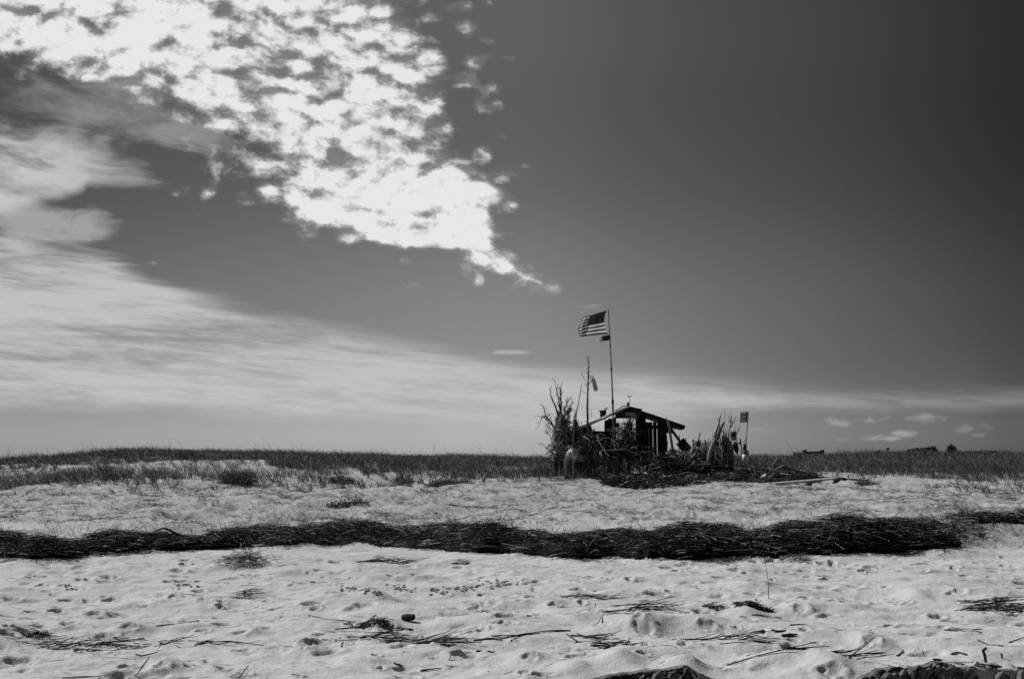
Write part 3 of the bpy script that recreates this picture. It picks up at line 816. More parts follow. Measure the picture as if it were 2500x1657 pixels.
# ------------------------------------------------------------------ the shack
def shack():
    t = empty('driftwood_shack', grd(D_(900, 1100, YH), 0), 'open-sided dark driftwood shack with a low gabled roof on the dune', 'shack')
    Y = YH
    dpt = (0, 1.7, 0)
    rf = MB()                                   # roof slopes, boards under them
    rd = D_(540, 222, Y - .1); le = A_(440, 1052, Y - .1); re = D_(1500, 566, Y - .1)
    for a, b, th in ((rd, le, .05), (rd, re, .07)):
        n = 7
        for k in range(n):                      # boards run along the slope, slightly uneven
            y0 = 1.85 * k / n; e = random.uniform(-.06, .08)
            d = (b - a); L = np.linalg.norm(d); d = d / L
            up = np.array([-d[2], 0, d[0]]) * (1 if d[0] > 0 else -1)
            p0 = a + np.array([0, y0, 0]) - d * .03; p1 = b + d * e + np.array([0, y0, 0]); jz = up * random.uniform(-.012, .012)
            rf.ext([p0 + jz, p1 + jz, p1 + jz - up * th, p0 + jz - up * th], (0, 1.85 / n - .012, 0))
    roof = rf.build('roof', M['tar'], t)
    m = MB(); m.tube([A_(444, 1054, Y - .2), A_(560, 1006, Y - .2), A_(640, 974, Y - .2), A_(700, 940, Y - .2)], [.055, .055, .05, .045], 9, wob=.06)
    m.build('rafter', M['pale'], t)             # pale rake pole
    m = MB(); m.bar(A_(690, 950, Y - .16), D_(530, 232, Y - .16), .06, .05, (0, 0, 1), .2); m.build('rafter', M['drift'], t)
    m = MB(); m.bar(D_(560, 262, Y - .14), D_(1508, 588, Y - .14), .13, .08, (0, 0, 1), .12); m.bar(D_(545, 232, Y - .16), D_(768, 280, Y - .16), .05, .06, (0, 0, 1), .1)
    m.build('rafter', M['tar'], t)
    for (x0, y0, x1, y1) in ((300, 300, 420, 232), (330, 318, 500, 262), (410, 225, 520, 205)):
        m = MB(); m.bar(D_(x0, y0, Y - .05), D_(x1, y1, Y - .05), .035, .05, jag=.2); m.build('shingle_strip', M['drift'], t)
    # gable and front panels
    def pan(name, pts, mat=M['tar'], th=.05, yo=0.0):
        m = MB(); m.ext(poly(D_, pts, Y + yo), (0, th, 0)); return m.build(name, mat, t)
    def gy(x, y): return (x, y)
    pan('gable_board', [(300, 345), (540, 232), (860, 330), (860, 428), (300, 428)], yo=.03)
    bot = 1135
    pan('wall_panel', [(112, 470), (318, 400), (305, 800), (300, bot), (118, bot)], M['tar'])
    pan('wall_panel', [(655, 410), (832, 410), (835, bot), (655, bot)], M['tar'], .05, -.03)
    pan('wall_panel', [(-110, 640), (112, 655), (112, 990), (-110, 990)], M['tar'], .05, .02)
    pan('wall_panel', [(300, 790), (660, 805), (660, bot), (300, bot)], M['tar'], .05, .02)
    for (x0, x1, xb0, xb1) in ((834, 875, 836, 884), (886, 947, 894, 958), (957, 1018, 967, 1029), (1028, 1066, 1042, 1066)):
        pan('wall_slat', [(x0, 492), (x1, 492), (xb1, bot), (xb0, bot)], M['tar'], .03, .0)
    pan('crossbar', [(832, 550), (1064, 552), (1064, 612), (832, 610)], M['tar'], .04, -.045)
    rag = [(1064, 470), (1196, 450)]; y = 480
    while y < bot - 40:
        rag.append((1196 + random.uniform(-3, 10) + (14 if y > 820 else 0), y)); y += 26
    rag += [(1216, bot), (1064, bot)]
    pan('wall_panel', rag, M['tar'], .08, .0)
    pan('corner_board', [(1090, 470), (1200, 462), (1282, 540), (1296, 690), (1200, 682), (1100, 640)], M['tar'], .04, -.06)
    m = MB(); m.bar(D_(900, 500, Y + 1.6), grd(D_(900, 1100, Y + 1.6)), .09, .09, (1, 0, 0)); m.build('post', M['tar'], t)
    m = MB(); m.bar(D_(200, 430, Y + 1.6), grd(D_(200, 1100, Y + 1.6)), .09, .09, (1, 0, 0)); m.build('post', M['tar'], t)
    # sign board under the gable, no readable writing
    pan('name_board', [(478, 325), (655, 318), (660, 372), (640, 402), (482, 380)], M['grey'], .02, -.05)
    m = MB(); c = D_(1118, 578, Y - .1); m.tube([c + np.array([.05 * math.cos(a), 0, .055 * math.sin(a)]) for a in np.linspace(-.5, 4.2, 12)], .006, 5); m.build('hook', M['metal'], t)
    # stove pipe
    pipe = MB(); pipe.lathe(D_(86, 445, Y + .5), D_(80, 290, Y + .5), [(0, .092), (1, .092)], 14)
    pp = pipe.build('stovepipe', M['metal'], t, smooth=False)
    q = MB(); q.lathe(D_(70, 306, Y + .5), D_(70, 290, Y + .5), [(0, .105), (.5, .11), (1, .105)], 14); q.build('rim', M['metal'], t, part=pp)
    q = MB(); q.lathe(D_(126, 440, Y + .45), D_(126, 262, Y + .45), [(0, .032), (1, .032)], 10); q.build('flue', M['metal'], t, part=pp)
    q = MB(); q.ext(poly(D_, [(128, 250), (146, 238), (178, 242), (176, 250), (150, 254)], Y + .45), (0, .09, 0)); q.tube([D_(148, 270, Y + .48), D_(150, 246, Y + .48)], .006, 5); q.build('flue_cap', M['metal'], t, part=pp)
    # wind meter on the ridge
    bl = MB(); bl.ext(poly(D_, [(507, 150), (548, 145), (550, 212), (512, 218)], Y - .12), (0, .09, 0)); b = bl.build('wind_meter', M['metal'], t)
    q = MB(); q.bar(D_(526, 216, Y - .13), D_(530, 254, Y - .13), .03, .02, (1, 0, 0)); q.build('bracket', M['pale'], t, part=b)
    q = MB(); q.tube([D_(547, 150, Y - .1), D_(550, 55, Y - .1)], .0055, 6); q.build('rod', M['metal'], t, part=b)
    hub = D_(549, 52, Y - .1)
    for (x, y, dy) in ((527, 43, .04), (548, 54, -.05), (580, 45, .02)):
        cpt = D_(x, y, Y - .1 + dy); q = MB(); q.tube([hub, cpt], .004, 5)
        q.lathe(cpt + np.array([0, -.022, 0]), cpt + np.array([0, .022, 0]), [(0, .006), (.25, .018), (.6, .022), (1, .021)], 10)
        q.build('cup', M['metal'], t, part=b)
    m = MB(); m.tube([D_(1190, 465, Y - .1), D_(1190, 400, Y - .1)], .011, 6); m.build('peg', M['old'], t)
    m = MB(); m.tube([D_(966, 375, Y), D_(966, 345, Y)], .008, 5); m.build('peg', M['old'], t)


shack()


def solo(name, label, cat, mb, mat, group=None, smooth=False):
    return tag(mb.build(name, mat, smooth=smooth), label, cat, group)


# planks propped against the shack, tilted board
m = MB(); a, b = D_(1216, 450, YH - .35), low(D_, 1376, 1010, YH - .25); m.bar(a, b, .075, .03, (1, 0, 0), .08)
solo('plank', 'grey plank leaning on the eave of the shack, slanting down past the black board', 'plank', m, M['drift'])
m = MB(); m.bar(D_(1270, 610, YH - .15), D_(1440, 850, YH - .1), .08, .04, (1, 0, 1), .08); m.bar(D_(1440, 850, YH - .1), low(D_, 1600, 1080, YH - .05), .08, .04, (1, 0, 1), .08)
solo('timber', 'short black timber behind the grey leaning plank at the shack eave', 'timber', m, M['tar'])
m = MB(); m.ext(poly(D_, [(1488, 764), (1632, 938), (1600, 985), (1530, 1042), (1490, 1030), (1360, 878)], YH - .35), (0, .025, 0))
t = empty('board', grd(D_(1500, 1040, YH - .35), 0), 'black square board tilted on its corner beside the shack', 'board')
m.build('panel', M['tar'], t)
m = MB(); m.tube([D_(1530, 768, YH - .40), low(D_, 1512, 1060, YH - .40)], .014, 7, wob=.1); m.build('batten', M['old'], t)
m = MB(); m.tube([D_(1416, 720, YH), low(D_, 1402, 1000, YH)], .013, 7, wob=.1)
solo('stake', 'thin dark stake rising just left of the tilted black board', 'stake', m, M['old'])

# little picket fence seen between the shack and the leaning plank
t = empty('picket_fence', grd(D_(1295, 1060, YH + .3), 0), 'little dark picket fence in the gap behind the leaning grey plank', 'fence')
for k in range(9):
    x = 1246 + k * 13; y = [955, 945, 965, 975, 962, 958, 968, 962, 970][k]
    m = MB(); m.bar(D_(x, y, YH + .3), low(D_, x + 2, 1080, YH + .3), .017, .015, (1, 0, 0), .1); m.build('picket', M['tar'], t)
m = MB(); m.bar(D_(1235, 1030, YH + .32), D_(1365, 1030, YH + .32), .05, .02); m.build('rail', M['tar'], t)

# ------------------------------------------------------------------ flagpole, flag, rag
YP = 35.9
t = empty('flagpole', low(A_, 717, 1225, YP), 'tall thin jointed flagpole leaning slightly in front of the shack', 'flagpole')
pts = [(670, 112), (686, 405), (695, 590), (705, 850), (712, 1040), (719, 1225)]
for i, (r0, r1) in enumerate(((.015, .0175), (.0175, .019), (.021, .025), (.030, .027), (.024, .022))):
    m = MB(); p0 = A_(*pts[i], YP); p1 = A_(*pts[i + 1], YP) if i < 4 else grd(A_(719, 1330, YP), .1); m.tube([p0, p0 * .5 + p1 * .5, p1], [r0, r0 * .5 + r1 * .5, r1], 9)
    m.build('pole_section', M['pole'] if i < 3 else M['old'], t)
for (x, y, r, h) in ((684, 340, .024, 14), (686, 407, .026, 12), (695, 590, .03, 26), (705, 850, .036, 36)):
    m = MB(); m.tube([A_(x - .4, y - h / 2, YP), A_(x + .4, y + h / 2, YP)], r, 10); m.build('collar', M['metal'], t)


def flag_mesh():
    cols = [(0, (1205, 215), (1120, 610), (1250, 975)), (.2, (930, 298), (872, 660), (900, 1000)), (.40, (655, 383), (592, 708), (650, 1026)), (.6, (545, 395), (452, 742), (520, 1040)), (.8, (450, 436), (352, 785), (425, 1048)), (1, (372, 478), (268, 792), (328, 1032))]
    ss = np.linspace(0, 1, 61); tt = np.linspace(0, 1, 40)
    T = np.array([[np.interp(s, [c[0] for c in cols], [c[i][j] for c in cols]) for j in (0, 1)] for s in ss for i in (1,)]).reshape(61, 2)
    Mm = np.array([[np.interp(s, [c[0] for c in cols], [c[2][j] for c in cols]) for j in (0, 1)] for s in ss])
    Bb = np.array([[np.interp(s, [c[0] for c in cols], [c[3][j] for c in cols]) for j in (0, 1)] for s in ss])
    V = []; U = []
    for i, s in enumerate(ss):
        for j, t_ in enumerate(tt):
            # quadratic through top, middle (t = .54), bottom
            t0 = .54
            l0 = (t_ - t0) * (t_ - 1) / (t0); l1 = t_ * (t_ - 1) / (t0 * (t0 - 1)); l2 = t_ * (t_ - t0) / (1 - t0)
            q = T[i] * l0 + Mm[i] * l1 + Bb[i] * l2
            wv = math.sin(s * 9.5 - t_ * 2.2) * .055 * (.15 + s) + math.sin(s * 21 + t_ * 5) * .012 * s + .22 * max(0, s - .4) ** 1.2
            Y = YP + wv * (1 if s > .02 else .3)
            k = YP / 1.0
            p = FL(q[0] + 4 * math.sin(s * 30 + j) * s * (t_ > .97), q[1] + 6 * math.sin(s * 14 + t_ * 4) * s, YP); p[1] = Y
            V.append(p); U.append((s, t_))
    idx = np.arange(61 * 40).reshape(61, 40)
    q = np.stack([idx[:-1, :-1], idx[1:, :-1], idx[1:, 1:], idx[:-1, 1:]], -1).reshape(-1, 4)
    # frayed fly end: drop a few cells
    keep = np.ones(len(q), bool)
    for c in range(len(q)):
        i, j = divmod(c, 39)
        if i >= 60 - int(2.6 * abs(math.sin(j * 1.7)) * (1 if j < 30 else .4)): keep[c] = False
    return np.array(V), q[keep], np.array(U)


def flag_material():
    m, nt, b = new_mat('flag_cloth')
    def att(n):
        a = nt.nodes.new('ShaderNodeAttribute'); a.attribute_name = n; return S(nt, a.outputs['Fac'])
    u, v = att('along'), att('down')
    stripe = (v * 6.5)._m('FRACT')._m('LESS_THAN', .5)            # dark, light, dark ... 13 in all
    canton = u._m('LESS_THAN', .4) * v._m('LESS_THAN', 7 / 13)
    # nine staggered rows of stars, six and five
    gx = u / .4 * 6.0; gy = v / (7 / 13) * 5.0
    def star(ox, oy):
        fx = (gx + ox)._m('FRACT') - .5; fy = ((gy + oy)._m('FRACT') - .5) * 1.0
        ang = fx._m('ARCTAN2', fy * -1.0); r = (fx * fx + fy * fy)._m('SQRT')
        k = ((ang / (2 * math.pi / 5) + .5)._m('FRACT') - .5)._m('ABSOLUTE') * (2 * math.pi / 5)
        return (r * (k * .9 + .62))._m('LESS_THAN', .06)
    inner = (u._m('GREATER_THAN', .02) * v._m('GREATER_THAN', .02) * u._m('LESS_THAN', .385) * v._m('LESS_THAN', .525))
    st = star(0, 0).mx(star(.5, .5) * inner) * canton
    bands = stripe.mix(.82, .075)
    col = canton.mix(bands, .012)
    col = st.mix(col, .7)
    fd = noise(nt, objcoord(nt), 14, 4)
    col = col * (fd * .3 + .85)
    grey(nt, b, col); b.inputs['Roughness'].default_value = .85; b.inputs['Specular IOR Level'].default_value = .1
    tr = nt.nodes.new('ShaderNodeBsdfTranslucent'); mx = nt.nodes.new('ShaderNodeMixShader'); cc = nt.nodes.new('ShaderNodeCombineColor')
    for i in range(3): nt.links.new(col.k, cc.inputs[i])
    nt.links.new(cc.outputs[0], tr.inputs[0]); mx.inputs[0].default_value = .5
    nt.links.new(b.outputs[0], mx.inputs[1]); nt.links.new(tr.outputs[0], mx.inputs[2]); nt.links.new(mx.outputs[0], nt.nodes['Material Output'].inputs[0])
    return m


V, q, U = flag_mesh()
o = link_mesh('flag', V, q, flag_material(), smooth=True)
for n, k in (('along', 0), ('down', 1)):
    a = o.data.attributes.new(n, 'FLOAT', 'POINT'); a.data.foreach_set('value', U[:, k].astype(np.float32))
tag(o, 'stars and stripes flag streaming from the top of the flagpole', 'flag')
m = MB()
for pl in ([(1290, 1020), (1180, 1040), (1090, 1055), (1015, 1090)], [(1290, 1120), (1200, 1090), (1100, 1105), (1000, 1125)], [(1290, 1140), (1160, 1150), (1060, 1165), (985, 1190), (945, 1150)], [(1280, 1070), (1180, 1075), (1060, 1095)]):
    P = [FL(x, y, YP - .01 + .02 * math.sin(x)) for x, y in pl]; n = len(P)
    m.tube(P, [.035, .035, .026, .012, .008][:n], 6, wob=.25, flat=.35)
solo('rag', 'torn dark rag tied to the flagpole just under the flag', 'rag', m, M['dark'])

# ------------------------------------------------------------------ bare tree trunk with a hanging float; leaning poles
YT = 36.2
t = empty('bare_tree', low(A_, 505, 1300, YT), 'tall bare dead sapling stuck upright, with short twigs', 'dead tree')
tr = lines(A_, [(507, 472), (509, 540), (511, 600), (509, 690), (505, 800), (503, 900), (505, 1000), (506, 1100)], YT) + [grd(A_(506, 1300, YT))]
m = MB(); m.tube(tr, [.006, .012, .020, .023, .026, .031, .036, .040, .045], 9, wob=.10); m.build('trunk', M['bark'], t)
for pl, r in (([(462, 605), (464, 640), (478, 668), (497, 688), (508, 715)], .009), ([(508, 722), (530, 690), (542, 655), (538, 630)], .011), ([(542, 662), (553, 640), (556, 625)], .006), ([(440, 750), (466, 768), (498, 783)], .006), ([(506, 765), (516, 748), (522, 730)], .007),
              ([(510, 590), (522, 575), (528, 556)], .007), ([(511, 612), (528, 612), (540, 604)], .005), ([(509, 500), (518, 492)], .005), ([(509, 540), (516, 530)], .005), ([(510, 640), (530, 650), (534, 690), (528, 700)], .008), ([(505, 915), (528, 908), (536, 935), (537, 975)], .008), ([(503, 940), (520, 945), (523, 990)], .006), ([(480, 710), (495, 718), (507, 712)], .006), ([(478, 1003), (500, 1010)], .012)):
    m = MB(); branchy(m, lines(A_, pl, YT - .02), r, max(.0025, r * .5), 2, .10, 1, 5); m.build('branch', M['bark'], t)


for k in range(16):
    y = random.uniform(500, 1000); x = np.interp(y, [472, 600, 800, 1100], [507, 511, 505, 506]); d = random.choice((-1, 1)); l = random.uniform(10, 34) * (.5 + y / 1400)
    m = MB(); branchy(m, lines(A_, [(x, y), (x + d * l * .5, y - l * .1), (x + d * l, y - l * random.uniform(.2, .9))], YT - .02), .007, .003, 1, .06, 1, 4); m.build('branch', M['bark'], t)


def bullet(name, label, cat, top, bot, r, mat, prof=None, group=None, band=None, handle=None, loop=None):
    """a fishing float from top to bottom; band: (mat, t0, t1) painted collar"""
    top = np.asarray(top); bot = np.asarray(bot)
    prof = prof or [(0, .25), (.03, .7), (.1, .93), (.25, 1), (.6, .98), (.82, .85), (.93, .6), (.985, .28), (1, .05)]
    t = empty(name, bot, label, cat, group)
    m = MB(); m.lathe(top, bot, [(a, b * r) for a, b in prof], 18); m.build('body', mat, t, smooth=True)
    if band:
        m = MB(); ps = np.linspace(band[1], band[2], 6); f = lambda a: np.interp(a, [q[0] for q in prof], [q[1] for q in prof])
        m.lathe(top, bot, [(a, f(a) * r * 1.02) for a in ps], 18); m.build('painted_band', band[0], t, smooth=True)
    if handle:
        m = MB(); m.tube([top + np.array(p) for p in handle], .007, 6); m.build('rope_loop', M['rope'], t)
    return t


bullet('buoy', 'long pale float hanging from a twig of the bare sapling', 'buoy', A_(549, 662, YT - .05), A_(573, 764, YT - .05), .072, M['lgrey'], [(0, .35), (.05, .75), (.12, .85), (.4, .92), (.8, 1), (.92, .95), (.98, .6), (1, .2)], handle=[(-.02, 0, .0), (-.03, 0, .05), (-.005, .02, .09), (.015, 0, .05), (.01, 0, 0)])
m = MB(); m.tube([A_(458, 703, 35.9), A_(430, 870, 35.9), A_(398, 1010, 35.9), low(A_, 368, 1290, 35.9)], [.012, .018, .024, .028], 8, wob=.06)
solo('pole', 'straight pale pole slanting up between the dead bush and the bare sapling', 'pole', m, M['drift'])
m = MB(); m.tube([C_(741, 285, 36), C_(735, 380, 36), C_(738, 500, 36), low(C_, 720, 1300, 36)], [.009, .013, .02, .03], 7, wob=.15)
solo('stake', 'short dark knotty stake just behind the slanting pale pole', 'stake', m, M['bark'])

# ------------------------------------------------------------------ dead branches at the left end
YB = 36.3
def limbset(name, label, limbs, mat, fn, Y, n=7, ln=.28, cat='dead branch', group=None, gen=2):
    base = grd(fn(limbs[0][0][0][0], limbs[0][0][0][1], Y), 0)
    t = empty(name, base, label, cat, group)
    for pl, r in limbs:
        yo = random.uniform(-.25, .25)
        P = [fn(x, y, Y + yo * min(1, i / 2)) for i, (x, y) in enumerate(pl)]
        if pl[0][1] > 1200: P[0] = grd(P[0])
        m = MB(); branchy(m, P, r, .004, n, ln, gen, 6, .7, .25); m.build('branch', mat, t)
    return t


limbset('dead_bush', 'big leafless dead bush standing highest at the outer end of the shack', [
    ([(243, 1310), (236, 1180), (250, 1060), (268, 960), (250, 890), (222, 830), (209, 780), (212, 712)], .055),
    ([(255, 1010), (286, 930), (278, 860), (268, 800), (252, 740), (240, 668)], .036),
    ([(300, 1310), (298, 1000), (292, 880), (290, 800), (292, 730), (305, 690)], .05),
    ([(310, 1310), (312, 1000), (322, 900), (345, 850), (340, 805)], .042),
    ([(325, 1310), (330, 1050), (350, 940), (372, 880), (384, 836)], .042),
    ([(278, 1310), (262, 1100), (215, 1010), (172, 965), (158, 905), (128, 856)], .040),
    ([(172, 962), (140, 968), (130, 1000), (120, 1040)], .02),
    ([(268, 1090), (225, 1030), (185, 1000), (150, 960)], .022),
    ([(250, 1120), (215, 1065), (190, 1052), (150, 1045)], .012),
    ([(240, 1300), (222, 1250), (195, 1225), (134, 1175)], .03),
    ([(230, 1180), (205, 1120), (184, 1095), (176, 1060)], .014),
    ([(330, 1200), (345, 1040), (360, 960), (358, 890)], .03),
], M['bark'], A_, YB, 8, .26, 'bush')


def heap_twigs(name, label, cat, boxes, n, L=(.1, .5), rr=(.003, .012), mat='twig', kind='stuff', yr=(35.6, 36.6), fn=A_, flatk=.7, tone=(1.2, 4, 1.0), light=.24):
    """tangle of broken twigs filling some outlines (each: x0, y0, x1, y1 in a crop)"""
    Ps = []
    tot = sum((b[2] - b[0]) * (b[3] - b[1]) for b in boxes)
    for b in boxes:
        k = int(n * (b[2] - b[0]) * (b[3] - b[1]) / tot)
        for _ in range(k):
            Y = random.uniform(*yr); x = random.uniform(b[0], b[2]); y = b[1] + (b[3] - b[1]) * random.random()
            p = fn(x, y, Y); g = float(gz(p[0], p[1]))
            p[2] = max(p[2], g + .02)
            d = rng.normal(size=3); d[2] *= flatk; d /= np.linalg.norm(d); l = random.uniform(*L)
            mid = rng.normal(size=3) * l * .12
            Ps.append([p - d * l / 2, p + mid, p + d * l / 2])
    P = np.array(Ps); N = len(P)
    P[:, :, 2] = np.maximum(P[:, :, 2], gz(P[:, :, 0], P[:, :, 1]) + .01)
    Rr = (rr[0] + (rr[1] - rr[0]) * rng.random(N) ** 2.5)[:, None] * np.array([1, .9, .5])
    tn = np.where(rng.random(N) < light, rng.uniform(.5, 1, N), rng.beta(tone[0], tone[1], N) * tone[2] * .45)
    v, f, tt = tube_batch(P, Rr, 4, tn)
    return tag(link_mesh(name, v, f, M[mat], tone=tt), label, cat, kind=kind)


heap_twigs('brush_debris', 'black tangle of driftwood twigs piled at the foot of the dead bush', 'brush', [(275, 980, 350, 1080), (255, 1070, 420, 1180), (225, 1190, 305, 1330), (440, 1090, 545, 1200), (330, 1165, 450, 1215)], 1300, (.12, .6), (.004, .02), yr=(35.9, 36.7))
heap_twigs('brush_debris', 'dark tangle of driftwood and netting heaped before the shack front', 'brush', [(430, 1120, 640, 1420), (640, 1300, 860, 1430), (700, 1060, 900, 1330), (860, 1200, 1040, 1400)], 2300, (.1, .5), (.003, .016), yr=(35.5, 36.4))
# solid dark core boards behind the tangle
for k, (pts, yy) in enumerate((([(245, 1330), (262, 1180), (290, 1090), (330, 1060), (360, 1080), (400, 1110), (420, 1330)], 36.75), ([(405, 1330), (400, 960), (440, 1040), (520, 1020), (545, 1080), (560, 1330)], 36.72))):
    m = MB(); P = poly(A_, pts, yy); P[0] = grd(P[0]); P[-1] = grd(P[-1]); m.ext(P, (0, .12, 0))
    solo('wall_sheet', ['ragged dark sheet standing behind the dead bush tangle', 'tall dark sheet behind the slanting pale pole'][k], 'sheet', m, M['tar'])

bullet('buoy', 'two-tone egg-shaped float caught high in the dead bush', 'buoy', C_(672, 232, YB - .3), C_(568, 372, YB - .3), .080, M['midg'], [(0, .3), (.06, .7), (.2, 1), (.45, .95), (.7, .75), (.9, .6), (1, .3)], band=(M['dark'], .55, .75))
bullet('buoy', 'small pale rounded float lodged low on the outer side of the dead bush', 'buoy', C_(366, 672, YB - .3), C_(360, 790, YB - .3), .082, M['white'], [(0, .45), (.06, .8), (.2, 1), (.5, .92), (.8, .75), (1, .4)])

for k, (x0, y0, x1, r) in enumerate(((352, 930, 330, .022), (395, 960, 372, .018), (415, 910, 430, .016), (436, 985, 400, .02), (452, 1000, 470, .022), (470, 1030, 450, .02), (300, 880, 280, .02), (530, 1010, 548, .024), (560, 1060, 540, .02), (590, 1085, 600, .02))):
    dy = -.3 + .1 * (k % 5); m = MB(); m.tube([A_(x0, y0, YB + dy), A_((x0 + x1) / 2 + random.uniform(-8, 8), 1130, YB + dy), low(A_, x1, 1330, YB + dy)], [r * .5, r, r * 1.2], 7, wob=.14)
    m.tube([A_((x0 * 2 + x1) / 3, (y0 * 2 + 1330) / 3, YB + dy), A_((x0 * 2 + x1) / 3 + random.choice((-1, 1)) * 22, (y0 * 2 + 1330) / 3 - 60, YB + dy)], [r * .5, r * .2], 5)
    solo('pole', 'dark forked driftwood stick wedged upright in the tangle between bush and shack', 'pole', m, M['bark' if k % 3 else 'drift'], 'sticks in the tangle')

# ------------------------------------------------------------------ stained metal float with a seam
def float_drum():
    p = C_(690, 1405, YH); Y = 35.3; g = grd(C_(690, 1408, Y), 0); print('FLOAT', g, G(1397, 1157))
    t = empty('metal_float', g, 'big round-topped pale steel float, rust-stained, half buried at the shack corner', 'float')
    base = grd(C_(690, 1405, Y), .12); top = C_(690, 945, Y); H = top[2] - base[2]
    r = 148 * .14031 * Y / 2778.0
    prof = [(0, .93), (.12, .98), (.35, 1), (.55, .99), (.68, .93), (.78, .82), (.87, .64), (.93, .45), (.97, .25), (1, .02)]
    m, nt, b = new_mat('stained_steel')
    tc = nt.nodes.new('ShaderNodeTexCoord'); sp = nt.nodes.new('ShaderNodeSeparateXYZ'); nt.links.new(tc.outputs['Object'], sp.inputs[0])
    z = S(nt, sp.outputs[2]); x = S(nt, sp.outputs[0])
    n1 = noise(nt, objcoord(nt, 1, 1, .6), 5.5, 7, .65); n2 = noise(nt, objcoord(nt), 26, 5, .7)
    stain = ((z - .55) * 2.6 + (n1 - .5) * 2.6 + (n2 - .5) * 1.0 + x.step(-.05, .02) * .5 - .5).step(-.25, .35)
    grey(nt, b, stain.mix(.02, .62)); b.inputs['Roughness'].default_value = .55; b.inputs['Specular IOR Level'].default_value = .4
    bump(nt, b, n2, .01, .5)
    q = MB(); q.lathe(base, top, [(a, c * r) for a, c in prof], 28); q.build('body', m, t, smooth=True)
    q = MB(); q.tube([base + (top - base) * a + np.array([r * c * .03, -r * c * 1.0, 0]) for a, c in prof[:-1]], .012, 6); q.build('seam', M['lgrey'], t)
    q = MB(); q.lathe(C_(690, 960, Y), C_(676, 900, Y), [(0, .05), (.3, .055), (.7, .05), (1, .03)], 12); q.build('neck', M['midg'], t)
    for k in range(3):
        pass


float_drum()

heap_twigs('twig_debris', 'loose twigs fallen across the front of the stained metal float', 'twigs', [(300, 1175, 400, 1260), (320, 1250, 460, 1340)], 48, (.15, .6), (.004, .013), yr=(34.75, 35.0), light=.15)

# ------------------------------------------------------------------ timbers leaning at the shack front
fr = [  # (crop points top -> foot, radii, material, name, label, category)
    (C_, [(1150, 690), (1118, 900), (1104, 1390)], [.045, .062, .07], 'old', 'post', 'thick dark upright post at the top end of the white rope', 'post'),
    (C_, [(1062, 720), (1048, 1000), (1050, 1395)], [.03, .04, .045], 'bark', 'post', 'slimmer dark post close beside the thick one', 'post'),
    (C_, [(1012, 930), (940, 1130), (836, 1345)], [.035, .045, .05], 'old', 'log', 'grey log leaning away from the metal float towards the posts', 'log'),
    (C_, [(1068, 1190), (1105, 1300), (1140, 1370)], [.012, .014, .012], 'drift', 'branch', 'short pale stick leaning at the foot of the dark posts', 'branch'),
    (C_, [(1066, 1245), (960, 1310), (840, 1390), (672, 1474)], [.014, .018, .024, .03], 'old', 'branch', 'long bent branch running down onto the sand from the posts', 'branch'),
    (C_, [(1325, 1100), (1282, 1210), (1200, 1310), (1120, 1370)], [.013, .015, .016, .018], 'drift', 'branch', 'curved pale branch bowing down from the end of the white rope', 'branch'),
    (C_, [(1300, 1265), (1290, 1330), (1200, 1390)], [.009, .01, .012], 'drift', 'branch', 'small hooked stick under the curved pale branch', 'branch'),
    (C_, [(860, 1075), (945, 1078)], [.010, .010], 'drift', 'branch', 'short level stick in the tangle beside the metal float', 'branch'),
    (C_, [(955, 1010), (920, 1130), (895, 1180)], [.010, .010, .010], 'drift', 'branch', 'thin steep stick crossing the level stick beside the metal float', 'branch'),
    (C_, [(850, 1075), (940, 1240)], [.010, .010], 'drift', 'branch', 'thin stick sloping down from the end of the level stick', 'branch'),
    (C_, [(600, 930), (640, 905), (740, 950), (800, 985)], [.02, .024, .02, .014], 'drift', 'branch', 'crooked pale branch lying over the top of the metal float', 'branch'),
    (C_, [(800, 945), (870, 880), (940, 890)], [.014, .016, .012], 'old', 'branch', 'arched branch in the tangle next to the crooked pale one', 'branch'),
]
for fn, pl, rad, mt, nm, lb, ct in fr:
    P = [fn(x, y, 35.7) for x, y in pl]
    if pl[-1][1] > 1180 and nm in ('post', 'log'): P[-1] = grd(P[-1])
    m = MB(); m.tube(P, rad, 8, wob=.12); solo(nm, lb, ct, m, M[mt])
m = MB(); m.tube([C_(985, 980, 35.6), C_(1010, 950, 35.6), C_(1028, 915, 35.6)], .011, 6); solo('bone', 'short bright hooked bit of bone or wood by the slim post', 'bone', m, M['shell'])
m = MB(); m.ext(poly(C_, [(1032, 815), (1066, 812), (1068, 866), (1036, 868)], 35.58), (0, .02, 0)); solo('tag_board', 'tiny pale tag nailed to the thick dark post', 'tag', m, M['grey'])
bullet('buoy', 'small faded float hanging at the top of the slim post', 'buoy', C_(1035, 685, 35.6), C_(1020, 770, 35.6), .05, M['midg'])

m = MB(); m.tube(lines(C_, [(1112, 715), (1124, 735), (1140, 780), (1162, 835), (1192, 890), (1228, 955), (1262, 1012), (1295, 1050), (1340, 1080)], 35.2), .014, 7)
solo('rope', 'bright white rope drooping from the thick dark post', 'rope', m, M['rope'])
m = MB(); m.tube(lines(C_, [(1195, 690), (1235, 720), (1262, 770), (1282, 830), (1300, 890), (1345, 940), (1400, 966), (1430, 968)], 35.6), .011, 7, wob=.3)
solo('garland', 'pale knotted line sagging towards the flagpole behind the white rope', 'rope', m, M['drift'])
m = MB(); m.tube(lines(C_, [(1385, 1095), (1420, 1100), (1470, 1105), (1500, 1130)], 35.5), .013, 6, wob=.3); solo('rope', 'short frayed white rope end draped over the dark stump', 'rope', m, M['rope'])

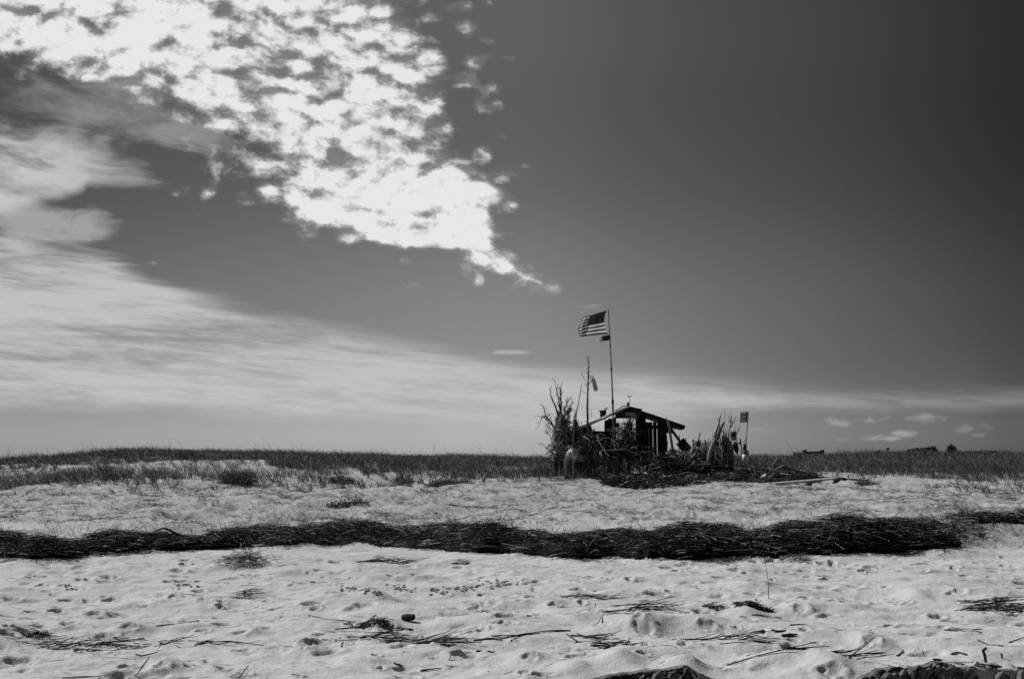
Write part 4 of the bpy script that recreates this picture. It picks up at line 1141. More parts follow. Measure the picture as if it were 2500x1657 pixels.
# bench rail with pickets under it
t = empty('bench', grd(D_(270, 1400, 35.7), 0), 'dark bench of boards over pickets with a bright edged top', 'bench')
m = MB(); m.bar(D_(28, 986, 35.6), D_(482, 968, 35.6), .022, .30, (0, 0, 1)); m.build('top', M['pale'], t)
m = MB(); m.ext(poly(D_, [(60, 992), (475, 976), (480, 1105), (70, 1110)], 35.75), (0, .03, 0)); m.build('apron', M['tar'], t)
for k, x in enumerate((84, 108, 132, 165, 200, 330, 372, 400, 438, 468)):
    m = MB(); m.bar(D_(x, 1095, 35.7), low(D_, x + random.uniform(-6, 6), 1400, 35.7), .03, .015, (1, 0, 0), .1); m.build('picket', M['drift'] if k in (0, 2, 8, 9) else M['old'], t)

# stump with a rounded head in front of the bench
t = empty('stump', grd(D_(320, 1425, 35.4), 0), 'dark tubby stump with a lumpy head in front of the bench', 'stump')
m = MB(); m.lathe(grd(D_(320, 1425, 35.4)), D_(316, 1210, 35.4), [(0, .165), (.2, .175), (.5, .165), (.8, .13), (1, .09)], 14); m.build('trunk', M['bark'], t, smooth=True)
m = MB(); m.lathe(D_(316, 1235, 35.4), D_(312, 1110, 35.4), [(0, .08), (.3, .115), (.6, .12), (.85, .09), (1, .03)], 14); m.build('head', M['bark'], t, smooth=True)
m = MB(); m.tube([D_(452, 1110, 35.45), low(D_, 465, 1430, 35.45)], [.05, .075], 9, wob=.1); solo('post', 'pale split post standing at the end of the bench', 'post', m, M['drift'])
m = MB(); m.tube([D_(400, 1360, 35.3), low(D_, 370, 1440, 35.3)], [.02, .06], 8, wob=.2); solo('rock', 'small pale pointed stone beside the stump', 'stone', m, M['shell'])
m = MB(); m.lathe(D_(492, 1185, 35.4), D_(500, 1235, 35.4), [(0, .02), (.3, .045), (.7, .04), (1, .02)], 10); solo('shell', 'white shell hung on the split post', 'shell', m, M['shell'])
m = MB(); m.tube([grd(D_(185, 1470, 34.6), -.05), grd(D_(400, 1462, 34.6), -.06), grd(D_(590, 1455, 34.6), -.05)], [.045, .05, .04], 9, wob=.08); solo('log', 'pale log lying flat on sand below the bench', 'log', m, M['pale'])

# low table with things on it
t = empty('table', grd(D_(840, 1320, 35.8), 0), 'rough little driftwood table on splayed legs under the slatted wall', 'table')
m = MB(); m.bar(D_(745, 1006, 35.7), D_(922, 1012, 35.7), .03, .4, (0, 0, 1), .2); m.build('top', M['pale'], t)
for (x0, x1, yt) in ((760, 735, 1040), (800, 780, 1040), (870, 905, 1040), (905, 950, 1045), (850, 858, 1040)):
    m = MB(); m.tube([D_(x0, yt, 35.75), D_((x0 + x1) / 2 + random.uniform(-5, 5), 1180, 35.75), low(D_, x1, 1330, 35.75)], [.022, .024, .022], 7, wob=.15); m.build('leg', M['old'], t)
for k, (x, y, r, lb) in enumerate(((775, 998, .028, 'pale lump at the outer corner of the little table'), (800, 1016, .022, 'small pale lump in the middle of the little table'), (885, 998, .03, 'flat pale shell on the inner end of the little table'))):
    m = MB(); c = D_(x, y, 35.6); m.lathe(c - np.array([r * 1.4, 0, 0]), c + np.array([r * 1.4, 0, 0]), [(0, r * .3), (.3, r * .8), (.6, r * .7), (1, r * .2)], 9); solo('shell', lb, 'shell', m, M['shell'])
for k, (x, y, r, lb) in enumerate(((742, 1130, .02, 'narrow white float strip hanging by the first table leg'), (872, 1140, .02, 'narrow white float strip hanging by the middle table leg'), (740, 1300, .028, 'pale stone lying at the foot of the first table leg'), (905, 1295, .03, 'pale stone lying at the foot of the last table leg'))):
    m = MB(); c = D_(x, y, 35.5); m.lathe(c + np.array([.01, 0, .07]), c - np.array([0, 0, .07]), [(0, r * .4), (.3, r), (.7, r * .9), (1, r * .3)], 9); solo('float_strip' if y < 1200 else 'stone', lb, 'float' if y < 1200 else 'stone', m, M['shell'])
m = MB()
for (x, y) in ((600, 940), (622, 928), (642, 934), (660, 925), (575, 952), (668, 945)):
    c = D_(x, y, 35.5); m.lathe(c - np.array([.03, 0, 0]), c + np.array([.03, .0, .01]), [(0, .008), (.4, .024), (1, .006)], 7)
solo('shell_string', 'string of small white shells above the bench end', 'shells', m, M['shell'])

# dead shrub hung with floats at the gable post
t = empty('dead_shrub', grd(D_(540, 1050, 35.9), 0), 'bushy dead shrub tied upright under the gable board', 'shrub')
m = MB(); branchy(m, [grd(D_(545, 1050, 35.9)), D_(545, 800, 35.9), D_(530, 600, 35.9), D_(545, 430, 35.9)], .035, .012, 10, .3, 2, 6, .8, .3); m.build('trunk', M['bark'], t)
for (x, y) in ((430, 470), (470, 400), (600, 380), (650, 430), (400, 560), (620, 560), (430, 700), (640, 690), (690, 400)):
    m = MB(); branchy(m, [D_(540, y + 150, 35.9), D_((540 + x) / 2, y + 60, 35.8), D_(x, y, 35.75)], .012, .004, 8, .22, 2, 5, .8, .3); m.build('branch', M['bark'], t)
N = 900; c = np.array([D_(rng.normal(530, 62), rng.uniform(500, 980), rng.uniform(35.75, 36.05)) for _ in range(N)]); d = rng.normal(size=(N, 3)); d /= np.linalg.norm(d, axis=1, keepdims=True); L = rng.uniform(.03, .08, N)
lf = tube_batch(np.stack([c, c + d * L[:, None] * .5, c + d * L[:, None]], 1), np.outer(L, [.15, .3, .08]), 2, np.where(rng.random(N) < .12, 1.0, rng.beta(1.3, 3, N) * .5), flat=True)
link_mesh('foliage', lf[0], lf[1], M['leaf'], t, tone=lf[2])
bullet('buoy', 'round pale glass float hanging beside the dead shrub under the gable', 'buoy', D_(388, 575, 35.7), D_(386, 655, 35.7), .068, M['lgrey'], [(0, .2), (.08, .55), (.25, .88), (.5, 1), (.75, .88), (.92, .55), (1, .1)])
bullet('pot', 'small black pot hanging in the window opening by the flagpole', 'pot', D_(340, 500, 36.2), D_(345, 610, 36.2), .060, M['dark'], [(0, .4), (.1, .8), (.4, 1), (.75, .95), (.95, .6), (1, .2)], handle=[(-.04, 0, 0), (-.02, 0, .06), (.02, 0, .06), (.04, 0, 0)])

# ------------------------------------------------------------------ right hand cluster: stakes, leaning poles, floats
YE = 36.0
t = empty('stake_fence', grd(E_(600, 1150, YE + .3), 0), 'uneven dark stake fence between the tilted board and the leaning poles', 'fence')
stk = [(412, 760, 26), (432, 800, 14), (456, 740, 18), (478, 750, 16), (503, 735, 36), (530, 738, 30), (553, 728, 16), (578, 742, 14), (604, 770, 20), (636, 722, 34), (655, 740, 18), (680, 760, 14), (703, 690, 16), (736, 738, 14), (760, 735, 14), (782, 760, 22), (812, 750, 18), (846, 760, 26), (880, 765, 20), (905, 750, 18), (940, 760, 24), (960, 800, 18)]
for k, (x, y, w) in enumerate(stk):
    s_ = w * .12754 * YE / 2778 / 2
    m = MB(); m.tube([E_(x, y, YE + .3), E_(x + random.uniform(-4, 4), y + 150, YE + .3), low(E_, x + random.uniform(-10, 10), 1150, YE + .3)], [s_ * .85, s_, s_], 6, wob=.15); m.build('stake', M['old'] if k % 4 else M['bark'], t)
bullet('buoy', 'small pale egg float stuck on the first stake of the dark fence', 'buoy', E_(408, 716, YE + .2), E_(412, 775, YE + .2), .027, M['midg'])
cl = [  # name, label, category, points, radii, material, depth
    ('stake', 'thick dark stake slanting up out of the stake fence', [(543, 585), (515, 720), (485, 850), (470, 1150)], [.017, .019, .02, .022], 'bark', .25),
    ('log', 'heaviest leaning log, its long edge pale, first in the pole stack', [(838, 690), (800, 760), (735, 960), (645, 1215)], [.04, .048, .052, .056], 'drift', -.5),
    ('pole', 'tall forked pole rising highest in the pole stack', [(940, 252), (905, 400), (850, 600), (790, 745), (720, 1000), (690, 1200)], [.014, .022, .028, .032, .034, .036], 'bark', -.1),
    ('log', 'thick blunt log slanting up behind the heavy pale-edged one', [(1003, 392), (940, 500), (880, 660), (800, 860), (720, 1190)], [.026, .044, .046, .042, .04], 'bark', -.2),
    ('pole', 'thin pale pole sloping low across the front of the pole stack', [(905, 885), (830, 1040), (738, 1220)], [.010, .012, .012], 'pale', -.6),
    ('pole', 'thin pale upright pole in the middle of the pole stack', [(958, 850), (955, 1050), (945, 1255)], [.012, .013, .014], 'drift', -.55),
    ('rod', 'hair thin rod standing straight above the pole stack', [(1016, 128), (1012, 350), (1006, 600), (1000, 900), (1000, 1200)], [.0055, .007, .007, .009, .01], 'bark', .05),
    ('stump', 'broad grey stump post in the pole stack below the forked branches', [(1032, 675), (1040, 850), (1050, 1050), (1070, 1255)], [.075, .082, .085, .09], 'old', -.25),
    ('pole', 'dark thin pole between the stump post and the hanging floats', [(1110, 750), (1120, 900), (1130, 1200)], [.02, .022, .025], 'bark', .1),
    ('pole', 'narrow pale stick leaning on the foot of the stump post', [(1052, 1000), (1065, 1090), (1078, 1175)], [.007, .008, .008], 'drift', -.5),
    ('pole', 'pale short board-like pole at the outer side of the heavy log', [(690, 970), (680, 1060), (655, 1150)], [.028, .03, .028], 'drift', -.3),
    ('pole', 'pale slim stake with a splayed foot in front of the stake fence', [(522, 978), (500, 1080), (478, 1165)], [.014, .016, .018], 'pale', -.4),
    ('pole', 'dark slim pole between the pale slim stake and the heavy log', [(604, 880), (585, 1000), (558, 1165)], [.012, .012, .013], 'bark', -.2),
    ('pole', 'grey pole slanting tightly beside the heavy log', [(830, 790), (790, 900), (730, 1100), (700, 1205)], [.012, .014, .015, .015], 'drift', -.52),
    ('pole', 'dark pole crossing behind the middle of the pole stack', [(840, 800), (900, 1000), (930, 1220)], [.02, .02, .02], 'bark', .15),
    ('pole', 'black pole filling the middle of the pole stack', [(880, 760), (870, 1000), (860, 1220)], [.03, .032, .034], 'bark', .2),
    ('branch', 'bent hanging branch on the outer side of the tall forked pole', [(860, 545), (790, 620), (780, 650), (800, 700)], [.009, .009, .008, .007], 'bark', -.15),
    ('branch', 'short crooked branch making a v above the stump post', [(948, 545), (985, 580), (1005, 640), (1030, 670)], [.015, .014, .014, .016], 'bark', -.2),
    ('branch', 'other arm of the v above the stump post', [(1062, 590), (1030, 630), (1012, 670)], [.014, .013, .015], 'bark', -.25),
]
for nm, lb, pl, rad, mt, dy in cl:
    P = [E_(x, y, YE + dy) for x, y in pl]
    if pl[-1][1] > 1140: P[-1] = grd(P[-1], .08)
    m = MB(); m.tube(P, rad, 8, wob=.09)
    if 'tall forked' in lb:
        for q in ([(920, 350), (905, 310), (880, 270)], [(918, 360), (880, 335), (838, 298)], [(943, 260), (952, 215), (945, 170)]): m.tube([E_(x, y, YE + dy) for x, y in q], [.010, .007, .004], 5)
    solo(nm, lb, nm, m, M[mt])
for k, (x, y, lean, r) in enumerate(((770, 700, 60, .018), (815, 640, 50, .02), (850, 560, 70, .016), (905, 600, 40, .022), (935, 680, 10, .024), (965, 640, -10, .02), (990, 600, 20, .018), (1040, 560, 10, .022), (1075, 620, -20, .02), (1095, 700, -30, .024), (1140, 760, -40, .02), (1165, 800, -30, .018), (720, 780, 60, .022), (680, 800, 40, .02), (925, 420, 120, .016), (960, 500, 130, .02), (890, 470, 110, .014), (1005, 480, 60, .018), (1060, 440, 30, .014), (1130, 560, -10, .018), (980, 700, 90, .028), (830, 720, 70, .026), (760, 740, 80, .024))):
    dy = .1 + .12 * (k % 4); m = MB(); m.tube([E_(x, y, YE + dy), E_(x - lean * .4, y + 200, YE + dy), low(E_, x - lean, 1230, YE + dy)], [r * .7, r, r * 1.1], 7, wob=.12)
    solo('pole', 'dark weathered pole standing in the back of the crowded pole stack', 'pole', m, M['bark' if k % 3 else 'drift'], 'poles at the back of the stack')
heap_twigs('brush_debris', 'fine pale and dark sticks caught around the leaning pole stack', 'brush', [(680, 860, 1150, 1230), (400, 830, 680, 1150)], 520, (.12, .55), (.003, .011), yr=(35.6, 36.1), fn=E_, flatk=1.6, light=.245)
limbset('branch', 'spindly forked branch with bare twigs rising behind the hanging floats', [
    ([(1080, 1220), (1085, 700), (1105, 540), (1125, 420), (1138, 330), (1152, 215)], .026), ([(1128, 400), (1112, 345), (1098, 340)], .012), ([(1130, 395), (1165, 388), (1172, 365)], .012), ([(1110, 520), (1160, 430), (1205, 345), (1235, 262)], .011), ([(1120, 330), (1108, 290), (1100, 245)], .008)], M['bark'], E_, YE - .05, 4, .16, 'branch')
limbset('branch', 'small twiggy branch just behind the upper hanging float', [([(1240, 1220), (1235, 640), (1262, 540), (1292, 495)], .012), ([(1245, 620), (1270, 560), (1285, 480)], .008), ([(1235, 600), (1215, 520), (1208, 460)], .006)], M['bark'], E_, YE, 4, .12, 'branch')
bullet('buoy', 'upper hanging float with a dark cap and rope loops beside the pole stack', 'buoy', E_(1182, 560, YE - .2), E_(1198, 735, YE - .2), .082, M['midg'], [(0, .35), (.05, .7), (.15, .92), (.35, .98), (.9, 1), (.97, .98), (1, .9)], band=(M['dark'], .02, .55), handle=[(-.05, 0, -.01), (-.045, 0, .03), (0, 0, .04), (.04, 0, .03), (.05, 0, -.01)])
bullet('buoy', 'lower hanging float, dark and pointed, under the capped one', 'buoy', E_(1200, 762, YE - .2), E_(1255, 990, YE - .2), .088, M['dark'], [(0, .55), (.03, .85), (.1, .97), (.35, 1), (.6, .92), (.8, .7), (.93, .42), (1, .12)], band=(M['midg'], .0, .22))
m = MB(); m.tube([E_(1190, 735, YE - .2), E_(1196, 765, YE - .2)], .012, 6); m.tube([E_(1255, 985, YE - .2), E_(1240, 1030, YE - .2), E_(1255, 1090, YE - .2)], .007, 6); solo('rope', 'short knotted rope joining the two hanging floats', 'rope', m, M['rope'])
t = empty('stake', grd(E_(1338, 1240, YE), 0), 'dark stake with a lumpy knot standing just before the slatted panel pole', 'stake')
m = MB(); m.tube([E_(1302, 700, YE), E_(1318, 760, YE), E_(1328, 850, YE), E_(1336, 1000, YE), low(E_, 1340, 1240, YE)], [.022, .022, .018, .017, .018], 8, wob=.12); m.build('post', M['bark'], t)
m = MB(); m.lathe(E_(1268, 806, YE), E_(1330, 770, YE), [(0, .006), (.3, .028), (.7, .034), (1, .01)], 9); m.build('knot', M['bark'], t)
# buoy on a stick, dark shoulder
t = empty('buoy', grd(E_(1365, 1335, YE - .1), 0), 'pale bullet float with a dark collar standing on its own stick', 'buoy')
m = MB(); m.lathe(E_(1403, 1205, YE - .1), E_(1403, 1000, YE - .1), [(0, .12), (.04, .042), (.15, .074), (.35, .099), (.6, .109), (1, .109)], 20); m.build('body', M['white'], t, smooth=True)
m = MB(); m.lathe(E_(1403, 1002, YE - .1), E_(1406, 925, YE - .1), [(0, .110), (.1, .111), (.85, .111), (1, .1)], 20); m.build('collar', M['midg'], t)
m = MB(); m.lathe(E_(1396, 930, YE - .1), E_(1396, 785, YE - .1), [(0, .062), (.4, .055), (.7, .042), (.9, .028), (1, .012)], 14); m.build('cap', M['dark'], t, smooth=True)
m = MB(); m.tube([E_(1366, 1190, YE - .1), low(E_, 1366, 1335, YE - .1)], .016, 7, wob=.1); m.build('stick', M['bark'], t)
m = MB(); m.lathe(E_(1403, 1205, YE - .1), E_(1403, 1198, YE - .1), [(0, .02), (1, .05)], 12); m.build('tip', M['white'], t)
# slatted panel on a thin pole
t = empty('slatted_signal', grd(E_(1425, 1300, YE), 0), 'slatted square panel like a flag on a thin pole at the far end', 'panel')
m = MB(); m.tube([E_(1467, 180, YE), E_(1452, 420, YE), E_(1430, 700, YE), E_(1425, 920, YE), low(E_, 1420, 1300, YE)], [.011, .012, .013, .016, .018], 8, wob=.06); m.build('pole', M['bark'], t)
rows = [(196, 258), (268, 322), (334, 384)]
for k, (y0, y1) in enumerate(rows):
    m = MB(); m.ext(poly(E_, [(1311 - k * 3, y0), (1466 - k * 4, y0 - 9), (1462 - k * 4, y1 - 6), (1309 - k * 3, y1)], YE - .01), (0, .012, 0)); m.build('slat', M['lgrey'], t)
for (y, dx) in ((262, 0), (328, -3), (390, -6)):
    m = MB(); m.tube([E_(1306 + dx, y, YE - .015), E_(1466 + dx, y - 7, YE - .015)], .008, 6); m.build('cord', M['dark'], t)
m = MB(); m.bar(E_(1437, 190, YE - .02), E_(1428, 392, YE - .02), .022, .01, (1, 0, 0)); m.build('upright', M['dark'], t)
m = MB(); m.tube([E_(1303, 392, YE), E_(1296, 500, YE)], .003, 4); m.build('string', M['dark'], t)
m = MB(); branchy(m, [E_(1405, 800, YE - .05), E_(1400, 740, YE - .05), E_(1424, 690, YE - .05)], .008, .004, 4, .1, 1, 5); m.tube([E_(1330, 850, YE - .05), E_(1370, 800, YE - .05), E_(1410, 700, YE - .05)], [.006, .005, .004], 5); solo('twig', 'crooked twigs tied to the thin pole above the collared float', 'twig', m, M['bark'])

m = MB(); m.ext(poly(E_, [(488, 852), (556, 856), (560, 908), (486, 906)], YE - .3), (0, .06, 0)); solo('block', 'small bright white block lodged at the stake fence', 'block', m, M['white'])
m = MB(); m.tube(lines(E_, [(290, 1015), (340, 960), (400, 900), (470, 870), (500, 855)], YE - .3), [.016, .014, .012, .010, .008], 7, wob=.15); solo('branch', 'pale branch rising from the tilted board to the white block', 'branch', m, M['pale'])
m = MB(); m.tube(lines(E_, [(410, 1000), (470, 970), (520, 930), (600, 850), (650, 830)], YE - .35), [.010, .012, .011, .009, .008], 7, wob=.2); solo('branch', 'crooked pale branch passing under the white block', 'branch', m, M['drift'])
m = MB(); m.lathe(E_(420, 1140, YE - .4), E_(482, 1165, YE - .4), [(0, .012), (.3, .03), (.7, .034), (1, .012)], 9); solo('shell', 'pale shell at the foot of the pale slim stake', 'shell', m, M['shell'])
m = MB(); c = E_(990, 1150, YE - .55); m.lathe(c + np.array([0, 0, .05]), c - np.array([0, 0, .07]), [(0, .05), (.5, .045), (1, .02)], 10); m.tube(lines(E_, [(960, 1112), (990, 1122), (1022, 1118), (1000, 1160), (965, 1118)], YE - .6), .005, 5); solo('pot', 'small pot slung in pale cord at the base of the pole stack', 'pot', m, M['midg'])
for k, (x0, y0, x1, y1, lb) in enumerate(((985, 1215, 940, 1270, 'lower short pale stick at the base of the pole stack'), (1055, 1190, 1030, 1260, 'steep short pale stick under the stump post'), (1100, 1215, 1040, 1275, 'outer short pale stick under the stump post'))):
    m = MB(); m.tube([E_(x0, y0, YE - .65), grd(E_(x1, y1, YE - .65), -.01)], .011, 6); solo('stick', lb, 'stick', m, M['pale'])
# sleeper along the base
m = MB(); m.bar(E_(480, 1205, YE - .75), E_(1190, 1290, YE - .75), .10, .12, (0, 0, 1), .12); solo('beam', 'long black beam lying along the foot of the pole stack', 'beam', m, M['tar'])

# bleached shells / stones below the beam
row = [(585, 1290, 14), (620, 1276, 18), (655, 1284, 16), (735, 1292, 34), (720, 1320, 20), (850, 1318, 34), (895, 1315, 16)]
lbs = ['first of the pale stones under the beam, smallest and outermost', 'upright pale stone second in the row under the beam', 'pale stone third in the row under the beam', 'long flat pale stone in the middle of the row under the beam', 'pale stone lying just below the long flat one', 'bright wedge-shaped stone near the end of the row under the beam', 'last small pale stone of the row under the beam']
for (x, y, w), lb in zip(row, lbs):
    sx, sy = 1640 + .12754 * x, 980 + .12754 * (y + 14); g = G(sx, sy); r = w * .12754 * g[1] / 2778
    m = MB(); m.lathe(g + np.array([-r, 0, .02]), g + np.array([r, 0, .03]), [(0, r * .15), (.25, r * .45), (.6, r * .5), (1, r * .15)], 9); solo('stone', lb, 'stone', m, M['shell'], 'pale stones under the beam')

# brush pile in front, right of the table
heap_twigs('brush_debris', 'broad dark pile of brushwood in front of the stake fence', 'brush', [(1040, 1280, 1200, 1420), (1130, 1250, 1330, 1430), (1000, 1330, 1480, 1440)], 2600, (.12, .55), (.003, .014), yr=(34.9, 36.2))


def wrack_apron():
    """low weed and brush strewn down the slope before the shack"""
    N = 4200
    u0 = rng.random(N); sx = 1475 + (2000 - 1475) * u0 ** 1.2
    ytop = np.interp(sx, [1475, 1560, 1640, 1750, 1850, 2000], [1172, 1165, 1150, 1150, 1158, 1165]); ybot = np.interp(sx, [1475, 1520, 1590, 1680, 1760, 1850, 2000], [1182, 1191, 1192, 1184, 1174, 1178, 1178])
    f = rng.beta(1.3, 1.3, N); sy = ytop + (ybot - ytop) * f
    Ps = []
    us, vs = zip(*[ray(a, b) for a, b in zip(sx, sy)]); us = np.array(us); vs = np.array(vs)
    ys = np.arange(26, 42, .06)
    zz = EYE[2] + vs[:, None] * ys[None, :]; hit = zz <= gz(us[:, None] * ys[None, :], np.broadcast_to(ys, zz.shape))
    Y = ys[np.argmax(hit, 1)]; X = us * Y
    hgt = np.interp(f, [0, .3, .7, 1], [.02, .20, .12, .02]) * rng.random(N)
    p = np.stack([X, Y, gz(X, Y) + .01 + hgt], -1)
    d = rng.normal(size=(N, 3)) * np.array([1, .6, .22]); d /= np.linalg.norm(d, axis=1, keepdims=True); L = rng.uniform(.08, .5, N)
    P = np.stack([p - d * L[:, None] / 2, p + rng.normal(size=(N, 3)) * L[:, None] * .1, p + d * L[:, None] / 2], 1)
    P[:, :, 2] = np.maximum(P[:, :, 2], gz(P[:, :, 0], P[:, :, 1]) + .01)
    Rr = (.003 + .011 * rng.random(N) ** 2)[:, None] * np.array([.9, 1, .5])
    tn = np.where(rng.random(N) < .09, rng.uniform(.5, 1, N), rng.beta(1.0, 6, N) * .4)
    v, q, t_ = tube_batch(P, Rr, 4, tn)
    # weed bed under it
    nx, ny = 120, 10
    gx = np.linspace(1480, 1995, nx); V = []
    for a in gx:
        y0 = np.interp(a, [1475, 1560, 1640, 1750, 1850, 2000], [1172, 1165, 1150, 1150, 1158, 1165]); y1 = np.interp(a, [1475, 1520, 1590, 1680, 1760, 1850, 2000], [1182, 1190, 1191, 1183, 1173, 1177, 1177])
        p0 = G(a, y0); p1 = G(a, y1)
        for k in range(ny):
            g = p1 + (p0 - p1) * k / (ny - 1); z = float(gz(g[0], g[1]))
            V.append((g[0], g[1] + float(vnoise(g[0], g[1], .4, 71)) * .3, z - .04 + .09 * math.sin(math.pi * k / (ny - 1)) + float(vnoise(g[0], g[1], .3, 72)) * .14))
    id2 = np.arange(nx * ny).reshape(nx, ny); q2 = np.stack([id2[:-1, :-1], id2[1:, :-1], id2[1:, 1:], id2[:-1, 1:]], -1).reshape(-1, 4)
    VV = np.concatenate([v, np.array(V)]); QQ = np.concatenate([q, q2 + len(v)])
    tag(link_mesh('weed_debris', VV, QQ, M['twig'], tone=np.concatenate([t_, np.zeros(nx * ny)])), 'low dark mat of weed and twigs spread on sand below the shack', 'brush', kind='stuff')


wrack_apron()

# ------------------------------------------------------------------ planks lying on the sand at the right
def lying(name, label, cat, p0, p1, w, th, mat, lift=0.0, jag=.06):
    a = G(1800 + .29586 * p0[0], 1000 + .29586 * p0[1]); b = G(1800 + .29586 * p1[0], 1000 + .29586 * p1[1])
    a[2] += lift + th / 2; b[2] += lift + th / 2
    m = MB(); m.bar(a, b, th, w, (0, 0, 1), jag); return solo(name, label, cat, m, M[mat])


lying('plank', 'longest bleached plank lying lowest, bright along its length', 'plank', (290, 617), (815, 572), .16, .055, 'pale')
lying('plank', 'thin bright plank lying in front of the collared float', 'plank', (-70, 574), (248, 556), .10, .05, 'pale', .06)
lying('beam', 'heavy dark beam lying in front of the marram grass', 'beam', (135, 526), (440, 560), .16, .15, 'tar', .04)
lying('beam', 'shorter black beam end left of the heavy dark beam', 'beam', (58, 527), (135, 545), .14, .12, 'tar', .03)
lying('log', 'dark rounded log behind the longest bleached plank', 'log', (268, 592), (610, 588), .16, .14, 'bark', .02, .15)
lying('plank', 'thin black board running on past the heavy dark beam', 'plank', (430, 556), (880, 578), .12, .05, 'tar', .02)
lying('branch', 'slender dark branch trailing off beyond the bleached plank tip', 'branch', (820, 574), (1080, 590), .05, .04, 'bark', .01, .2)
lying('plank', 'grey plank end lying below the weed mat by the shell row', 'plank', (-120, 545), (60, 553), .14, .05, 'drift', .08)
g = G(1800 + .29586 * 310, 1000 + .29586 * 522); m = MB(); m.tube([g - np.array([0, 0, .05]), g + np.array([-.02, 0, .28]), g + np.array([.10, 0, .46]), g + np.array([.25, 0, .40])], [.07, .07, .06, .04], 8, wob=.15); solo('stump', 'dark hooked root stump behind the heavy beam', 'stump', m, M['bark'])
g = G(1800 + .29586 * 385, 1000 + .29586 * 535); m = MB(); m.tube([g + np.array([-.35, 0, .08]), g + np.array([0, 0, .2]), g + np.array([.25, 0, .12]), g + np.array([.7, 0, .08])], [.06, .11, .08, .02], 9, wob=.2); branchy(m, [g + np.array([0, 0, .2]), g + np.array([-.05, 0, .38]), g + np.array([.05, 0, .55])], .03, .01, 4, .15, 1); solo('driftwood', 'lumpy dark driftwood snag next to the hooked root stump', 'driftwood', m, M['bark'])
m = MB(); g = G(1800 + .29586 * 240, 1000 + .29586 * 580); m.tube([g + np.array([-.2, 0, .02]), g + np.array([-.03, 0, .12]), g + np.array([.1, 0, .02])], [.03, .07, .03], 8, wob=.2); solo('stone', 'pale lump lying at the butt of the dark rounded log', 'stone', m, M['shell'])

# bits on the sand below the shack
g = G(1446, 1170); m = MB(); m.tube([g + np.array(p) for p in ((-.10, 0, .22), (0, 0, .17), (-.08, 0, .11), (.04, 0, .10), (-.02, 0, .01))], .014, 6); solo('stick', 'black zigzag twig standing in sand below the metal float', 'stick', m, M['tar'])
def clump(name, label, sx, sy, rad, h, n, mat='straw', cat='weed', L=(.1, .4), pale=.12, flat=.5, group=None):
    g = G(sx, sy); r = rng.normal(size=(n, 2)) * .5 * rad; r[:, 1] *= .6
    x = g[0] + r[:, 0]; y = g[1] + r[:, 1]; hh = h * np.exp(-(r ** 2).sum(1) / rad ** 2) * rng.random(n)
    z = gz(x, y) + hh
    d = rng.normal(size=(n, 3)) * np.array([1, .7, flat]); d /= np.linalg.norm(d, axis=1, keepdims=True); l = rng.uniform(*L, n)
    c = np.stack([x, y, z], -1)
    P = np.stack([c - d * l[:, None] / 2, c + np.array([0, 0, 1.0]) * (l * .12)[:, None], c + d * l[:, None] / 2], 1)
    P[:, :, 2] = np.maximum(P[:, :, 2], gz(P[:, :, 0], P[:, :, 1]) + .004)
    tn = np.where(rng.random(n) < pale, rng.uniform(.4, 1, n), rng.beta(1.2, 5, n) * .4)
    v, q, t_ = tube_batch(P, np.outer(rng.uniform(.0016, .004, n), [.8, 1, .5]), 3, tn)
    return tag(link_mesh(name, v, q, M[mat], tone=t_), label, cat, group)


clump('weed_clump', 'shaggy dark weed tuft on a sand hump below the bent branch', 1462, 1168, .38, .34, 420, 'twig', L=(.1, .35), pale=.08)
clump('weed_clump', 'long thin dark weed streak on sand under the bushy shrub', 1385, 1172, .6, .04, 160, 'straw')

